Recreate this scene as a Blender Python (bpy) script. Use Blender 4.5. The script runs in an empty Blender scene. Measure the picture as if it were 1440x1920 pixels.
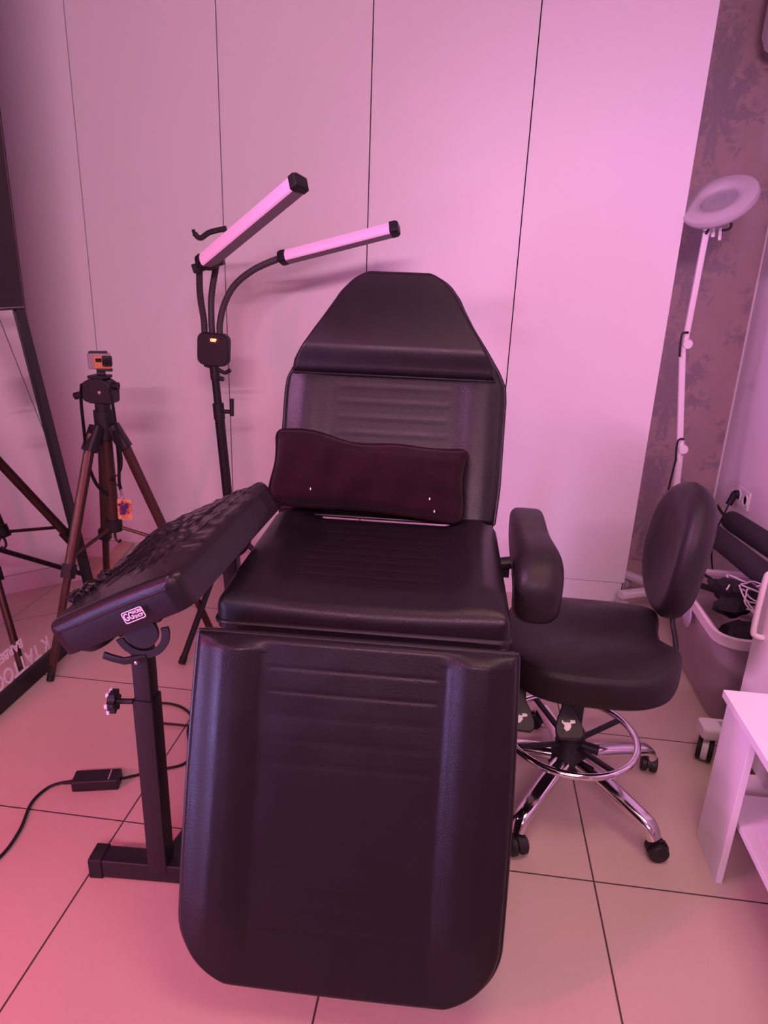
import bpy, bmesh, math, random
from mathutils import Vector, Matrix, Euler
random.seed(7)
PI = math.pi
C = bpy.context.scene.collection
V = Vector

# ------------------------------------------------------------------ materials
def mat(name, base=(.5, .5, .5), rough=.5, metal=0., spec=.5, bump=0., bscale=200., var=0., vscale=8., coat=0., sheen=0., emit=None, estr=0.,
        alpha=1., trans=0., ior=1.45, rvar=0.):
    m = bpy.data.materials.new(name); m.use_nodes = True
    nt = m.node_tree; b = nt.nodes['Principled BSDF']
    b.inputs['Base Color'].default_value = (*base, 1)
    b.inputs['Roughness'].default_value = rough
    b.inputs['Metallic'].default_value = metal
    b.inputs['Specular IOR Level'].default_value = spec
    b.inputs['Coat Weight'].default_value = coat
    b.inputs['Sheen Weight'].default_value = sheen
    b.inputs['IOR'].default_value = ior
    b.inputs['Alpha'].default_value = alpha
    b.inputs['Transmission Weight'].default_value = trans
    if emit:
        b.inputs['Emission Color'].default_value = (*emit, 1); b.inputs['Emission Strength'].default_value = estr
    tc = nt.nodes.new('ShaderNodeTexCoord')
    if bump:
        n = nt.nodes.new('ShaderNodeTexNoise'); n.inputs['Scale'].default_value = bscale; n.inputs['Detail'].default_value = 4
        nt.links.new(tc.outputs['Object'], n.inputs['Vector'])
        bp = nt.nodes.new('ShaderNodeBump'); bp.inputs['Strength'].default_value = bump; bp.inputs['Distance'].default_value = .002
        nt.links.new(n.outputs['Fac'], bp.inputs['Height']); nt.links.new(bp.outputs['Normal'], b.inputs['Normal'])
    if var or rvar:
        n = nt.nodes.new('ShaderNodeTexNoise'); n.inputs['Scale'].default_value = vscale; n.inputs['Detail'].default_value = 5
        nt.links.new(tc.outputs['Object'], n.inputs['Vector'])
        if var:
            r = nt.nodes.new('ShaderNodeMix'); r.data_type = 'RGBA'
            r.inputs[6].default_value = (*[c * (1 - var) for c in base], 1); r.inputs[7].default_value = (*[min(1, c * (1 + var)) for c in base], 1)
            nt.links.new(n.outputs['Fac'], r.inputs[0]); nt.links.new(r.outputs[2], b.inputs['Base Color'])
        if rvar:
            mr = nt.nodes.new('ShaderNodeMapRange'); mr.inputs[1].default_value = .3; mr.inputs[2].default_value = .7
            mr.inputs[3].default_value = max(.02, rough - rvar); mr.inputs[4].default_value = rough + rvar
            nt.links.new(n.outputs['Fac'], mr.inputs[0]); nt.links.new(mr.outputs[0], b.inputs['Roughness'])
    return m

M = {}
M['leather'] = mat('black_leatherette', (.013, .009, .012), .34, spec=.36, bump=.25, bscale=420, rvar=.05, vscale=14)
M['leather_soft'] = mat('matt_black_leatherette', (.015, .011, .013), .47, spec=.36, bump=.3, bscale=350, rvar=.05, vscale=14)
M['piping'] = mat('black_piping', (.012, .01, .012), .4)
M['plush'] = mat('dark_maroon_plush', (.017, .005, .008), .95, sheen=.08, bump=1., bscale=260, var=.9, vscale=13, spec=.1)
M['steel_black'] = mat('black_painted_steel', (.012, .011, .013), .42, bump=.1, bscale=90)
M['plastic_black'] = mat('black_plastic', (.014, .012, .015), .5, bump=.1, bscale=150)
M['rubber'] = mat('black_rubber', (.012, .011, .012), .7)
M['chrome'] = mat('chrome', (.78, .76, .78), .12, metal=1., rvar=.05, vscale=20)
M['silver'] = mat('silver_metal', (.62, .6, .62), .3, metal=1.)
M['bronze'] = mat('bronze_anodised', (.070, .036, .032), .4, metal=.4, rvar=.05)
M['white_lacquer'] = mat('white_lacquer', (.80, .78, .80), .42, bump=.04, bscale=60, var=.02, vscale=3)
M['white_plastic'] = mat('white_plastic', (.78, .75, .78), .38)
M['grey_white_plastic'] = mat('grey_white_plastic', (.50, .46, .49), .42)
M['white_wood'] = mat('white_melamine', (.82, .78, .82), .35, bump=.03, bscale=80)
M['tan'] = mat('tan_board', (.52, .38, .30), .6, var=.12, vscale=10)
M['dark_wood'] = mat('dark_brown_board', (.028, .016, .017), .6, bump=.3, bscale=60, var=.35, vscale=30)
M['film_plain'] = mat('black_cling_film', (.016, .011, .013), .22, bump=.35, bscale=60, coat=.25)
M['knob_white'] = mat('pale_knob_tips', (.75, .72, .78), .5)
M['sticker'] = mat('pale_sticker', (.75, .74, .72), .6, var=.1, vscale=60)
M['label_ink'] = mat('pale_print', (.85, .72, .78), .6)
M['letter'] = mat('frosted_lettering', (.85, .74, .79), .7)
M['tan_cam'] = mat('orange_tan_shell', (.62, .24, .10), .45, var=.1, vscale=60)
M['grey_cam'] = mat('clear_grey_case', (.32, .27, .32), .25, coat=.5)
M['lens'] = mat('dark_lens_glass', (.01, .01, .014), .06, coat=1.)
M['diffuser'] = mat('lit_pink_diffuser', (.75, .4, .6), .4, emit=(1., .34, .74), estr=.42, bump=.2, bscale=20)
M['neck_grey'] = mat('dark_grey_flexible_tube', (.055, .045, .055), .5)
M['alu'] = mat('grey_aluminium', (.22, .19, .22), .45, metal=.3)
M['red_led'] = mat('lit_red_digits', (.8, .2, .1), .4, emit=(1., .25, .08), estr=9.)
M['red_glow'] = mat('dark_red_display', (.06, .005, .008), .2, emit=(.4, .01, .01), estr=.12)
M['bag_black'] = mat('black_fabric', (.010, .008, .010), .85, bump=.6, bscale=120)
M['tube_dark'] = mat('dark_grey_foam', (.022, .018, .024), .8, bump=.6, bscale=160)
M['cable_white'] = mat('white_cable', (.68, .6, .64), .5)
M['cable_black'] = mat('black_cable', (.012, .01, .012), .5)
M['lilac'] = mat('lilac_plastic', (.45, .36, .52), .45)
M['mirror'] = mat('mirror_glass', (.80, .80, .80), .015, metal=1.)
M['glass_lens'] = mat('magnifier_glass', (.34, .33, .36), .08, coat=.6)
M['red_print'] = mat('red_ink', (.55, .05, .12), .6)
M['violet_print'] = mat('violet_ink', (.10, .03, .16), .6)
M['green_print'] = mat('dark_green_ink', (.02, .07, .05), .6)
M['paper'] = mat('white_paper', (.85, .8, .83), .6)
M['gap'] = mat('dark_gap', (.02, .012, .015), .9)
M['wall_white'] = mat('white_wall_paint', (.74, .70, .73), .75, bump=.08, bscale=120, var=.02)
M['ceiling'] = mat('ceiling_paint', (.78, .75, .77), .85)

def film_mat():
    m = mat('black_stretched_film', (.015, .010, .012), .26, spec=.45, coat=.15); nt = m.node_tree; b = nt.nodes['Principled BSDF']
    tc = nt.nodes.new('ShaderNodeTexCoord'); mp = nt.nodes.new('ShaderNodeMapping'); mp.inputs['Rotation'].default_value = (0, 0, math.radians(24)); mp.inputs['Scale'].default_value = (60, 5, 40)
    n = nt.nodes.new('ShaderNodeTexNoise'); n.inputs['Scale'].default_value = 1.; n.inputs['Detail'].default_value = 5; n.inputs['Roughness'].default_value = .62; n.inputs['Distortion'].default_value = .25
    bp = nt.nodes.new('ShaderNodeBump'); bp.inputs['Strength'].default_value = .6; bp.inputs['Distance'].default_value = .0025
    nt.links.new(tc.outputs['Object'], mp.inputs[0]); nt.links.new(mp.outputs[0], n.inputs['Vector']); nt.links.new(n.outputs[0], bp.inputs['Height']); nt.links.new(bp.outputs[0], b.inputs['Normal'])
    return m
M['film'] = film_mat()

def clear_plastic():
    m = bpy.data.materials.new('clear_frosted_plastic'); m.use_nodes = True; nt = m.node_tree
    b = nt.nodes['Principled BSDF']; b.inputs['Base Color'].default_value = (.62, .5, .56, 1); b.inputs['Roughness'].default_value = .3
    tr = nt.nodes.new('ShaderNodeBsdfTransparent'); tr.inputs[0].default_value = (.86, .78, .82, 1)
    mx = nt.nodes.new('ShaderNodeMixShader'); mx.inputs[0].default_value = .42
    tc = nt.nodes.new('ShaderNodeTexCoord'); n = nt.nodes.new('ShaderNodeTexNoise'); n.inputs['Scale'].default_value = 5
    nt.links.new(tc.outputs['Object'], n.inputs['Vector'])
    mr = nt.nodes.new('ShaderNodeMapRange'); mr.inputs[3].default_value = .3; mr.inputs[4].default_value = .55
    nt.links.new(n.outputs['Fac'], mr.inputs[0]); nt.links.new(mr.outputs[0], mx.inputs[0])
    nt.links.new(tr.outputs[0], mx.inputs[1]); nt.links.new(b.outputs[0], mx.inputs[2])
    nt.links.new(mx.outputs[0], nt.nodes['Material Output'].inputs[0])
    return m
M['clear'] = clear_plastic()

def nmath(nt, op, a, b=None, c=None, clamp=False):
    n = nt.nodes.new('ShaderNodeMath'); n.operation = op; n.use_clamp = clamp
    for i, x in enumerate((a, b, c)):
        if x is None: continue
        if isinstance(x, (int, float)): n.inputs[i].default_value = x
        else: nt.links.new(x, n.inputs[i])
    return n.outputs[0]

TILE, TX, TY = .6, -.8012, 1.3379
def floor_mat():
    m = bpy.data.materials.new('beige_floor_tiles'); m.use_nodes = True; nt = m.node_tree; b = nt.nodes['Principled BSDF']
    tc = nt.nodes.new('ShaderNodeTexCoord'); sx = nt.nodes.new('ShaderNodeSeparateXYZ'); nt.links.new(tc.outputs['Object'], sx.inputs[0])
    def line(o, off):
        t = nmath(nt, 'FRACT', nmath(nt, 'DIVIDE', nmath(nt, 'SUBTRACT', o, off), TILE))
        d = nmath(nt, 'SUBTRACT', .5, nmath(nt, 'ABSOLUTE', nmath(nt, 'SUBTRACT', t, .5)))
        return nmath(nt, 'SMOOTH_MIN', nmath(nt, 'MULTIPLY', d, TILE), 1., 0.)
    d = nmath(nt, 'MINIMUM', line(sx.outputs[0], TX), line(sx.outputs[1], TY))
    g = nt.nodes.new('ShaderNodeMapRange'); g.inputs[1].default_value = .0012; g.inputs[2].default_value = .0028; nt.links.new(d, g.inputs[0])
    n = nt.nodes.new('ShaderNodeTexNoise'); n.inputs['Scale'].default_value = 3.5; n.inputs['Detail'].default_value = 6; nt.links.new(tc.outputs['Object'], n.inputs['Vector'])
    n2 = nt.nodes.new('ShaderNodeTexNoise'); n2.inputs['Scale'].default_value = 70; n2.inputs['Detail'].default_value = 3; nt.links.new(tc.outputs['Object'], n2.inputs['Vector'])
    f = nmath(nt, 'ADD', nmath(nt, 'MULTIPLY', n.outputs[0], .7), nmath(nt, 'MULTIPLY', n2.outputs[0], .3))
    c = nt.nodes.new('ShaderNodeMix'); c.data_type = 'RGBA'; c.inputs[6].default_value = (.52, .41, .34, 1); c.inputs[7].default_value = (.61, .49, .41, 1); nt.links.new(f, c.inputs[0])
    c2 = nt.nodes.new('ShaderNodeMix'); c2.data_type = 'RGBA'; c2.inputs[6].default_value = (.055, .035, .032, 1); nt.links.new(g.outputs[0], c2.inputs[0]); nt.links.new(c.outputs[2], c2.inputs[7])
    nt.links.new(c2.outputs[2], b.inputs['Base Color'])
    r = nt.nodes.new('ShaderNodeMapRange'); r.inputs[3].default_value = .38; r.inputs[4].default_value = .52; nt.links.new(n.outputs[0], r.inputs[0]); nt.links.new(r.outputs[0], b.inputs['Roughness'])
    bp = nt.nodes.new('ShaderNodeBump'); bp.inputs['Strength'].default_value = .6; bp.inputs['Distance'].default_value = .002; nt.links.new(g.outputs[0], bp.inputs['Height']); nt.links.new(bp.outputs[0], b.inputs['Normal'])
    return m
M['floor'] = floor_mat()

def wallpaper_mat():
    m = bpy.data.materials.new('damask_wallpaper'); m.use_nodes = True; nt = m.node_tree; b = nt.nodes['Principled BSDF']; b.inputs['Roughness'].default_value = .6
    tc = nt.nodes.new('ShaderNodeTexCoord'); sx = nt.nodes.new('ShaderNodeSeparateXYZ'); nt.links.new(tc.outputs['Object'], sx.inputs[0])
    P, Q = .42, .62
    x = nmath(nt, 'ADD', sx.outputs[0], .06)
    cell = nmath(nt, 'FLOOR', nmath(nt, 'DIVIDE', x, P))
    drop = nmath(nt, 'MULTIPLY', nmath(nt, 'FRACT', nmath(nt, 'MULTIPLY', cell, .5)), Q)
    u = nmath(nt, 'ABSOLUTE', nmath(nt, 'SUBTRACT', nmath(nt, 'FRACT', nmath(nt, 'DIVIDE', x, P)), .5))
    v = nmath(nt, 'FRACT', nmath(nt, 'DIVIDE', nmath(nt, 'ADD', sx.outputs[2], drop), Q))
    cb = nt.nodes.new('ShaderNodeCombineXYZ'); nt.links.new(nmath(nt, 'MULTIPLY', u, P), cb.inputs[0]); nt.links.new(nmath(nt, 'MULTIPLY', v, Q), cb.inputs[2])
    n = nt.nodes.new('ShaderNodeTexNoise'); n.inputs['Scale'].default_value = 14; n.inputs['Detail'].default_value = 5; n.inputs['Distortion'].default_value = 2.2
    nt.links.new(cb.outputs[0], n.inputs['Vector'])
    # motif body: leaf-shaped lobes inside a diamond
    dv = nmath(nt, 'ABSOLUTE', nmath(nt, 'SUBTRACT', v, .5))
    body = nmath(nt, 'SUBTRACT', .62, nmath(nt, 'ADD', nmath(nt, 'MULTIPLY', u, 1.0), nmath(nt, 'MULTIPLY', dv, .9)))
    ang = nmath(nt, 'ARCTAN2', u, nmath(nt, 'SUBTRACT', v, .38))
    pet = nmath(nt, 'MULTIPLY', nmath(nt, 'SINE', nmath(nt, 'MULTIPLY', ang, 9.)), .10)
    f = nmath(nt, 'ADD', nmath(nt, 'ADD', nmath(nt, 'MULTIPLY', body, .75), pet), nmath(nt, 'MULTIPLY', nmath(nt, 'SUBTRACT', n.outputs[0], .5), 1.1))
    g = nt.nodes.new('ShaderNodeMapRange'); g.inputs[1].default_value = .10; g.inputs[2].default_value = .28; nt.links.new(f, g.inputs[0])
    big = nt.nodes.new('ShaderNodeTexNoise'); big.inputs['Scale'].default_value = 9; big.inputs['Detail'].default_value = 6; nt.links.new(tc.outputs['Object'], big.inputs['Vector'])
    ca = nt.nodes.new('ShaderNodeMix'); ca.data_type = 'RGBA'; ca.inputs[6].default_value = (.38, .28, .29, 1); ca.inputs[7].default_value = (.52, .39, .40, 1); nt.links.new(big.outputs[0], ca.inputs[0])
    cbk = nt.nodes.new('ShaderNodeMix'); cbk.data_type = 'RGBA'; cbk.inputs[6].default_value = (.25, .205, .235, 1); cbk.inputs[7].default_value = (.36, .29, .33, 1); nt.links.new(n.outputs[0], cbk.inputs[0])
    c = nt.nodes.new('ShaderNodeMix'); c.data_type = 'RGBA'; nt.links.new(g.outputs[0], c.inputs[0]); nt.links.new(ca.outputs[2], c.inputs[6]); nt.links.new(cbk.outputs[2], c.inputs[7])
    nt.links.new(c.outputs[2], b.inputs['Base Color'])
    rr = nt.nodes.new('ShaderNodeMapRange'); rr.inputs[3].default_value = .62; rr.inputs[4].default_value = .4; nt.links.new(g.outputs[0], rr.inputs[0]); nt.links.new(rr.outputs[0], b.inputs['Roughness'])
    return m
M['wallpaper'] = wallpaper_mat()

def card_mat():
    m = bpy.data.materials.new('orange_violet_card_print'); m.use_nodes = True; nt = m.node_tree; b = nt.nodes['Principled BSDF']
    tc = nt.nodes.new('ShaderNodeTexCoord'); n = nt.nodes.new('ShaderNodeTexNoise'); n.inputs['Scale'].default_value = 55; n.inputs['Detail'].default_value = 4; n.inputs['Distortion'].default_value = 1.
    nt.links.new(tc.outputs['Object'], n.inputs['Vector'])
    sx = nt.nodes.new('ShaderNodeSeparateXYZ'); nt.links.new(tc.outputs['Object'], sx.inputs[0])
    dx = nmath(nt, 'MULTIPLY', nmath(nt, 'SUBTRACT', sx.outputs[0], .001), 34.); dz = nmath(nt, 'MULTIPLY', nmath(nt, 'SUBTRACT', sx.outputs[2], .066), 26.)
    d = nmath(nt, 'SQRT', nmath(nt, 'ADD', nmath(nt, 'MULTIPLY', dx, dx), nmath(nt, 'MULTIPLY', dz, dz)))
    f = nmath(nt, 'ADD', nmath(nt, 'MULTIPLY', d, .5), nmath(nt, 'MULTIPLY', nmath(nt, 'SUBTRACT', n.outputs[0], .5), 1.2))
    cr = nt.nodes.new('ShaderNodeValToRGB'); e = cr.color_ramp.elements
    e[0].position = .24; e[0].color = (.05, .02, .13, 1); e[1].position = .36; e[1].color = (.55, .15, .07, 1)
    k = cr.color_ramp.elements.new(.55); k.color = (.72, .38, .22, 1)
    nt.links.new(f, cr.inputs[0]); nt.links.new(cr.outputs[0], b.inputs['Base Color'])
    return m
M['card'] = card_mat()

# ------------------------------------------------------------------ helpers
def thing(name, label, cat, loc=(0, 0, 0), rotz=0, group=None):
    o = bpy.data.objects.new(name, None); C.objects.link(o); o.empty_display_size = .05
    o.location = loc; o.rotation_euler = (0, 0, rotz); o['label'] = label; o['category'] = cat
    if group: o['group'] = group
    return o
def root_mat(o):
    while o.parent: o = o.parent
    return Matrix.Translation(o.location) @ Matrix.Rotation(o.rotation_euler[2], 4, 'Z')
def obj(name, bm, m, parent=None, smooth=True, world=True, bevel=0, sub=0, angle=40):
    """links bm as one mesh object; bm is in world coordinates unless world=False (then in the root's own)"""
    if parent is not None and world:
        bmesh.ops.transform(bm, matrix=root_mat(parent).inverted(), verts=bm.verts)
    bmesh.ops.recalc_face_normals(bm, faces=bm.faces)
    me = bpy.data.meshes.new(name); bm.to_mesh(me); bm.free()
    o = bpy.data.objects.new(name, me); C.objects.link(o)
    for mm in (m if isinstance(m, (list, tuple)) else [m]): me.materials.append(M[mm] if isinstance(mm, str) else mm)
    if parent is not None: o.parent = parent
    if smooth:
        for p in me.polygons: p.use_smooth = True
        if angle and not sub:
            me.set_sharp_from_angle(angle=math.radians(angle))
    if bevel:
        md = o.modifiers.new('bevel', 'BEVEL'); md.width = bevel; md.segments = 3; md.limit_method = 'ANGLE'; md.angle_limit = math.radians(35)
    if sub:
        md = o.modifiers.new('subsurf', 'SUBSURF'); md.levels = sub; md.render_levels = sub
    return o
def tag(o, label, cat, group=None):
    o['label'] = label; o['category'] = cat
    if group: o['group'] = group
    return o
def struct(name, bm, m, **k):
    o = obj(name, bm, m, smooth=False, **k); o['kind'] = 'structure'; return o
def frame(o, x, y, z):
    return Matrix((( x[0], y[0], z[0], o[0]), (x[1], y[1], z[1], o[1]), (x[2], y[2], z[2], o[2]), (0, 0, 0, 1)))
def look(o, d, up=(0, 0, 1)):
    """frame at o whose z axis is d"""
    z = V(d).normalized(); u = V(up)
    if abs(z.dot(u.normalized())) > .98: u = V((0, 1, 0))
    x = u.cross(z).normalized(); return frame(o, x, z.cross(x), z)
def box(bm, lo, hi, mx=None):
    co = [V((x, y, z)) for x in (lo[0], hi[0]) for y in (lo[1], hi[1]) for z in (lo[2], hi[2])]
    if mx is not None: co = [mx @ c for c in co]
    v = [bm.verts.new(c) for c in co]
    for f in ((0, 1, 3, 2), (4, 6, 7, 5), (0, 4, 5, 1), (2, 3, 7, 6), (0, 2, 6, 4), (1, 5, 7, 3)): bm.faces.new([v[i] for i in f])
    return bm
def B(lo, hi, mx=None): return box(bmesh.new(), lo, hi, mx)
def smooth_pts(P, n=8):
    P = [V(p) for p in P]; out = []
    for i in range(len(P) - 1):
        p0 = P[max(i - 1, 0)]; p1 = P[i]; p2 = P[i + 1]; p3 = P[min(i + 2, len(P) - 1)]
        for k in range(n):
            t = k / n
            out.append(.5 * ((2 * p1) + (p2 - p0) * t + (2 * p0 - 5 * p1 + 4 * p2 - p3) * t * t + (3 * p1 - p0 - 3 * p2 + p3) * t ** 3))
    out.append(P[-1]); return out
def ring_loft(bm, rings, cap=True, closed=False):
    R = [[bm.verts.new(p) for p in r] for r in rings]; n = len(R[0])
    for a, b in zip(R, R[1:] + ([R[0]] if closed else [])):
        for i in range(n): bm.faces.new((a[i], a[(i + 1) % n], b[(i + 1) % n], b[i]))
    if cap and not closed:
        bm.faces.new(R[0][::-1]); bm.faces.new(R[-1])
    return bm
def sweep(bm, P, sec, closed=False, scale=None):
    """sweeps the 2-D section sec along the points P"""
    P = [V(p) for p in P]; n = len(P); T = []
    for i in range(n):
        a = P[i - 1] if (i > 0 or closed) else P[i]; b = P[(i + 1) % n] if (i < n - 1 or closed) else P[i]
        T.append((b - a).normalized())
    u = V((0, 0, 1)) if abs(T[0].z) < .9 else V((0, 1, 0)); x = u.cross(T[0]).normalized(); rings = []
    for i in range(n):
        x = (x - T[i] * x.dot(T[i])).normalized(); y = T[i].cross(x); s = scale[i] if scale else 1
        rings.append([P[i] + x * a * s + y * b * s for a, b in sec])
    return ring_loft(bm, rings, closed=closed)
def circ(r, n=12, ry=None): return [(r * math.cos(2 * PI * i / n), (ry or r) * math.sin(2 * PI * i / n)) for i in range(n)]
def rect(w, h, r=0, k=3):
    if not r: return [(-w / 2, -h / 2), (w / 2, -h / 2), (w / 2, h / 2), (-w / 2, h / 2)]
    out = []
    for cx, cy, a0 in ((w / 2 - r, h / 2 - r, 0), (-w / 2 + r, h / 2 - r, 90), (-w / 2 + r, -h / 2 + r, 180), (w / 2 - r, -h / 2 + r, 270)):
        for i in range(k + 1):
            a = math.radians(a0 + 90 * i / k); out.append((cx + r * math.cos(a), cy + r * math.sin(a)))
    return out
def tube(bm, P, r, n=12, smooth=0, closed=False, scale=None):
    if smooth: P = smooth_pts(P, smooth)
    return sweep(bm, P, circ(r, n), closed, scale)
def T(P, r, n=12, smooth=0, closed=False, scale=None): return tube(bmesh.new(), P, r, n, smooth, closed, scale)
def bar(bm, a, b, w, h, r=0): return sweep(bm, [a, b], rect(w, h, r))
def lathe(bm, prof, mx=None, n=24):
    """profile (radius, z) turned about z"""
    rings = []
    for r, z in prof:
        rings.append([V((max(r, 1e-4) * math.cos(2 * PI * i / n), max(r, 1e-4) * math.sin(2 * PI * i / n), z)) for i in range(n)])
    if mx is not None: rings = [[mx @ p for p in q] for q in rings]
    return ring_loft(bm, rings)
def prism(bm, pts, t, mx=None, r=0):
    """polygon pts in xy extruded along z from 0 to t"""
    a = [V((x, y, 0)) for x, y in pts]; b = [V((x, y, t)) for x, y in pts]
    if mx is not None: a = [mx @ p for p in a]; b = [mx @ p for p in b]
    return ring_loft(bm, [a, b])
def plate(bm, outer, inner, t, mx):
    """flat ring between two loops of equal count, thickness t"""
    L = [[mx @ V((x, y, z)) for x, y in lp] for lp, z in ((outer, 0), (outer, t), (inner, t), (inner, 0))]
    return ring_loft(bm, L, closed=True)
def text_bm(s, size, mx, depth=.0006, bold=.0):
    cu = bpy.data.curves.new('t', 'FONT'); cu.body = s; cu.size = size; cu.extrude = depth; cu.offset = bold; cu.align_x = 'CENTER'; cu.align_y = 'CENTER'
    o = bpy.data.objects.new('t', cu); C.objects.link(o); dg = bpy.context.evaluated_depsgraph_get()
    me = bpy.data.meshes.new_from_object(o.evaluated_get(dg)); bm = bmesh.new(); bm.from_mesh(me)
    bpy.data.objects.remove(o); bpy.data.curves.remove(cu); bpy.data.meshes.remove(me)
    bmesh.ops.transform(bm, matrix=mx, verts=bm.verts); return bm
def interp(x, tab):
    if x <= tab[0][0]: return tab[0][1]
    for (a, p), (b, q) in zip(tab, tab[1:]):
        if x <= b:
            t = (x - a) / (b - a); t = t * t * (3 - 2 * t) if len(tab) < 4 else t
            return p + (q - p) * t
    return tab[-1][1]
def sstep(a, b, x):
    t = max(0, min(1, (x - a) / (b - a))); return t * t * (3 - 2 * t)
def spaced(a, b, step, edge, fine):
    n = max(2, int((b - a - 2 * edge) / step)); m = max(2, int(edge / fine))
    return [a + edge * i / m for i in range(m)] + [a + edge + (b - a - 2 * edge) * i / n for i in range(n)] + [b - edge + edge * i / m for i in range(m + 1)]
def pad(mx, w, v0, v1, h, r, thick, step=.006, cx=lambda v: 0., corner=0., corner2=None):
    """upholstered pad: half width w(v), crown height h(u, v), edge roll r, rounded plan corners; local x=u, y=v, z up"""
    bm = bmesh.new(); vs = spaced(v0, v1, step, max(r * 1.2, corner, corner2 or 0), min(.003, r / 6))
    rows = []
    def ww(v):
        x = w(v)
        for e, k in ((v - v0, corner), (v1 - v, corner if corner2 is None else corner2)):
            if k and e < k: x -= k - math.sqrt(max(0, k ** 2 - (k - e) ** 2))
        return x
    wm = max(w(v) for v in vs); us = spaced(-wm, wm, step, r * 1.2, r / 7); us = [u / wm for u in us]
    def roll(d, rr):
        if d >= rr: return 0
        return rr - math.sqrt(max(0, rr * rr - (rr - d) ** 2))
    for v in vs:
        row = []; wv = ww(v)
        for s in us:
            u = s * wv; d = min((1 - abs(s)) * wv, v - v0, v1 - v)
            row.append(bm.verts.new(mx @ V((cx(v) + u, v, h(u, v) - roll(max(d, 0), r)))))
        rows.append(row)
    for a, b in zip(rows, rows[1:]):
        for i in range(len(us) - 1): bm.faces.new((a[i], a[i + 1], b[i + 1], b[i]))
    # skirt and underside
    loop = rows[0] + [q[-1] for q in rows[1:]] + rows[-1][-2::-1] + [q[0] for q in rows[-2:0:-1]]
    n = (mx.to_3x3() @ V((0, 0, 1))).normalized(); inv = mx.inverted()
    lows = []
    for q in loop:
        c = inv @ q.co; lows.append(bm.verts.new(mx @ V((c.x, c.y, -thick))))
    for i in range(len(loop)):
        j = (i + 1) % len(loop); bm.faces.new((loop[i], loop[j], lows[j], lows[i]))
    bm.faces.new(lows)
    outline = [inv @ q.co for q in loop]
    return bm, outline
def pipe_loop(mx, outline, z, r, push=.0):
    P = [V((p.x * (1 + push), p.y, z)) for p in outline]
    out = [P[0]]
    for p in P[1:]:
        if (p - out[-1]).length > .008: out.append(p)
    return tube(bmesh.new(), [mx @ p for p in out], r, 8, closed=True)
def wheel_bm(bm, c, ax, r, w):
    return lathe(bm, [(0, -w / 2), (r * .8, -w / 2), (r, -w * .3), (r, w * .3), (r * .8, w / 2), (0, w / 2)], look(c, ax), 20)

# ------------------------------------------------------------------ room
X0, X1, Y0, Y1, ZC = -1.98, 1.30, -1.9, 3.5, 2.62
struct('floor', B((X0 - .1, Y0 - .1, -.05), (X1 + .1, Y1 + .1, 0)), 'floor')
struct('ceiling', B((X0 - .1, Y0 - .1, ZC), (X1 + .1, Y1 + .1, ZC + .05)), 'ceiling')
struct('wall_back', B((X0 - .1, Y1, 0), (X1 + .1, Y1 + .1, ZC)), 'wallpaper')
struct('wall_right', B((X1, Y0, 0), (X1 + .1, Y1, ZC)), 'wall_white')
struct('wall_left', B((X0 - .1, Y0, 0), (X0, Y1, ZC)), 'wall_white')
struct('wall_front', B((X0 - .1, Y0 - .1, 0), (X1 + .1, Y0, ZC)), 'wall_white')

tb = struct('trim_1', B((X1 - .008, Y1 - .008, 0), (X1 + .001, Y1 + .001, ZC)), 'white_lacquer')

# ------------------------------------------------------------------ wardrobe
YW = 2.955
w = thing('wardrobe', 'tall white built-in wardrobe with flat handleless doors filling the rear of the room', 'wardrobe', (-.6, YW + .27, 0))
obj('carcass', B((X0 + .002, YW + .022, .0), (.785, Y1 - .003, ZC - .01)), 'gap', w, smooth=False)
obj('plinth', B((X0 + .002, YW + .004, .0), (.776, YW + .03, .094)), 'white_lacquer', w, smooth=False, bevel=.001)
seams = [X0 + .003, -1.656, -1.046, -.441, .171, .787]
for a, b in zip(seams, seams[1:]):
    obj('door', B((a + .0022, YW, .097), (b - .0022, YW + .019, ZC - .03)), 'white_lacquer', w, smooth=False, bevel=.0012)
obj('side_panel', B((.766, YW + .0225, .0), (.7868, Y1 - .003, ZC - .02)), 'white_lacquer', w, smooth=False)

# ------------------------------------------------------------------ wall unit, outlet
ac = thing('air_conditioner', 'pale boxy unit high on the right wall, cut off by the frame corner', 'air conditioner', (1.2, 2.95, 2.26))
prof = [(1.298, 2.26), (1.16, 2.275), (1.105, 2.305), (1.085, 2.35), (1.085, 2.52), (1.10, 2.54), (1.298, 2.54)]
bm = bmesh.new(); ring_loft(bm, [[V((x, y, z)) for x, z in prof] for y in (2.55, 3.40)]); obj('body', bm, 'white_plastic', ac, bevel=.006)
obj('outlet_flap', B((1.12, 2.62, 2.282), (1.24, 3.33, 2.287), Matrix.Translation((0, 0, -.012))), 'white_plastic', ac, smooth=False)

wo = thing('wall_outlet', 'white double wall socket low on the white right wall', 'socket', (X1, 3.13, .48))
obj('cover_plate', B((X1 - .010, 3.075, .44), (X1, 3.225, .525)), 'white_plastic', wo, bevel=.004)
for y in (3.19, 3.11):
    bm = lathe(bmesh.new(), [(0, 0), (.019, 0), (.021, .004), (.03, .005), (.03, .0), (0, -.001)], look((X1 - .010, y, .482), (-1, 0, 0)))
    obj('socket', bm, 'white_plastic', wo)
pg = thing('power_plug', 'black power plug with drooping cord in the wall socket', 'plug', (X1 - .03, 3.19, .482))
bm = bmesh.new(); tube(bm, [(X1 - .011, 3.19, .488), (X1 - .03, 3.19, .487)], .019, 14); tube(bm, [(X1 - .028, 3.19, .495), (X1 - .034, 3.19, .47), (X1 - .046, 3.188, .435)], .015, 12, smooth=5)
obj('plug_body', bm, 'plastic_black', pg)
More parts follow.
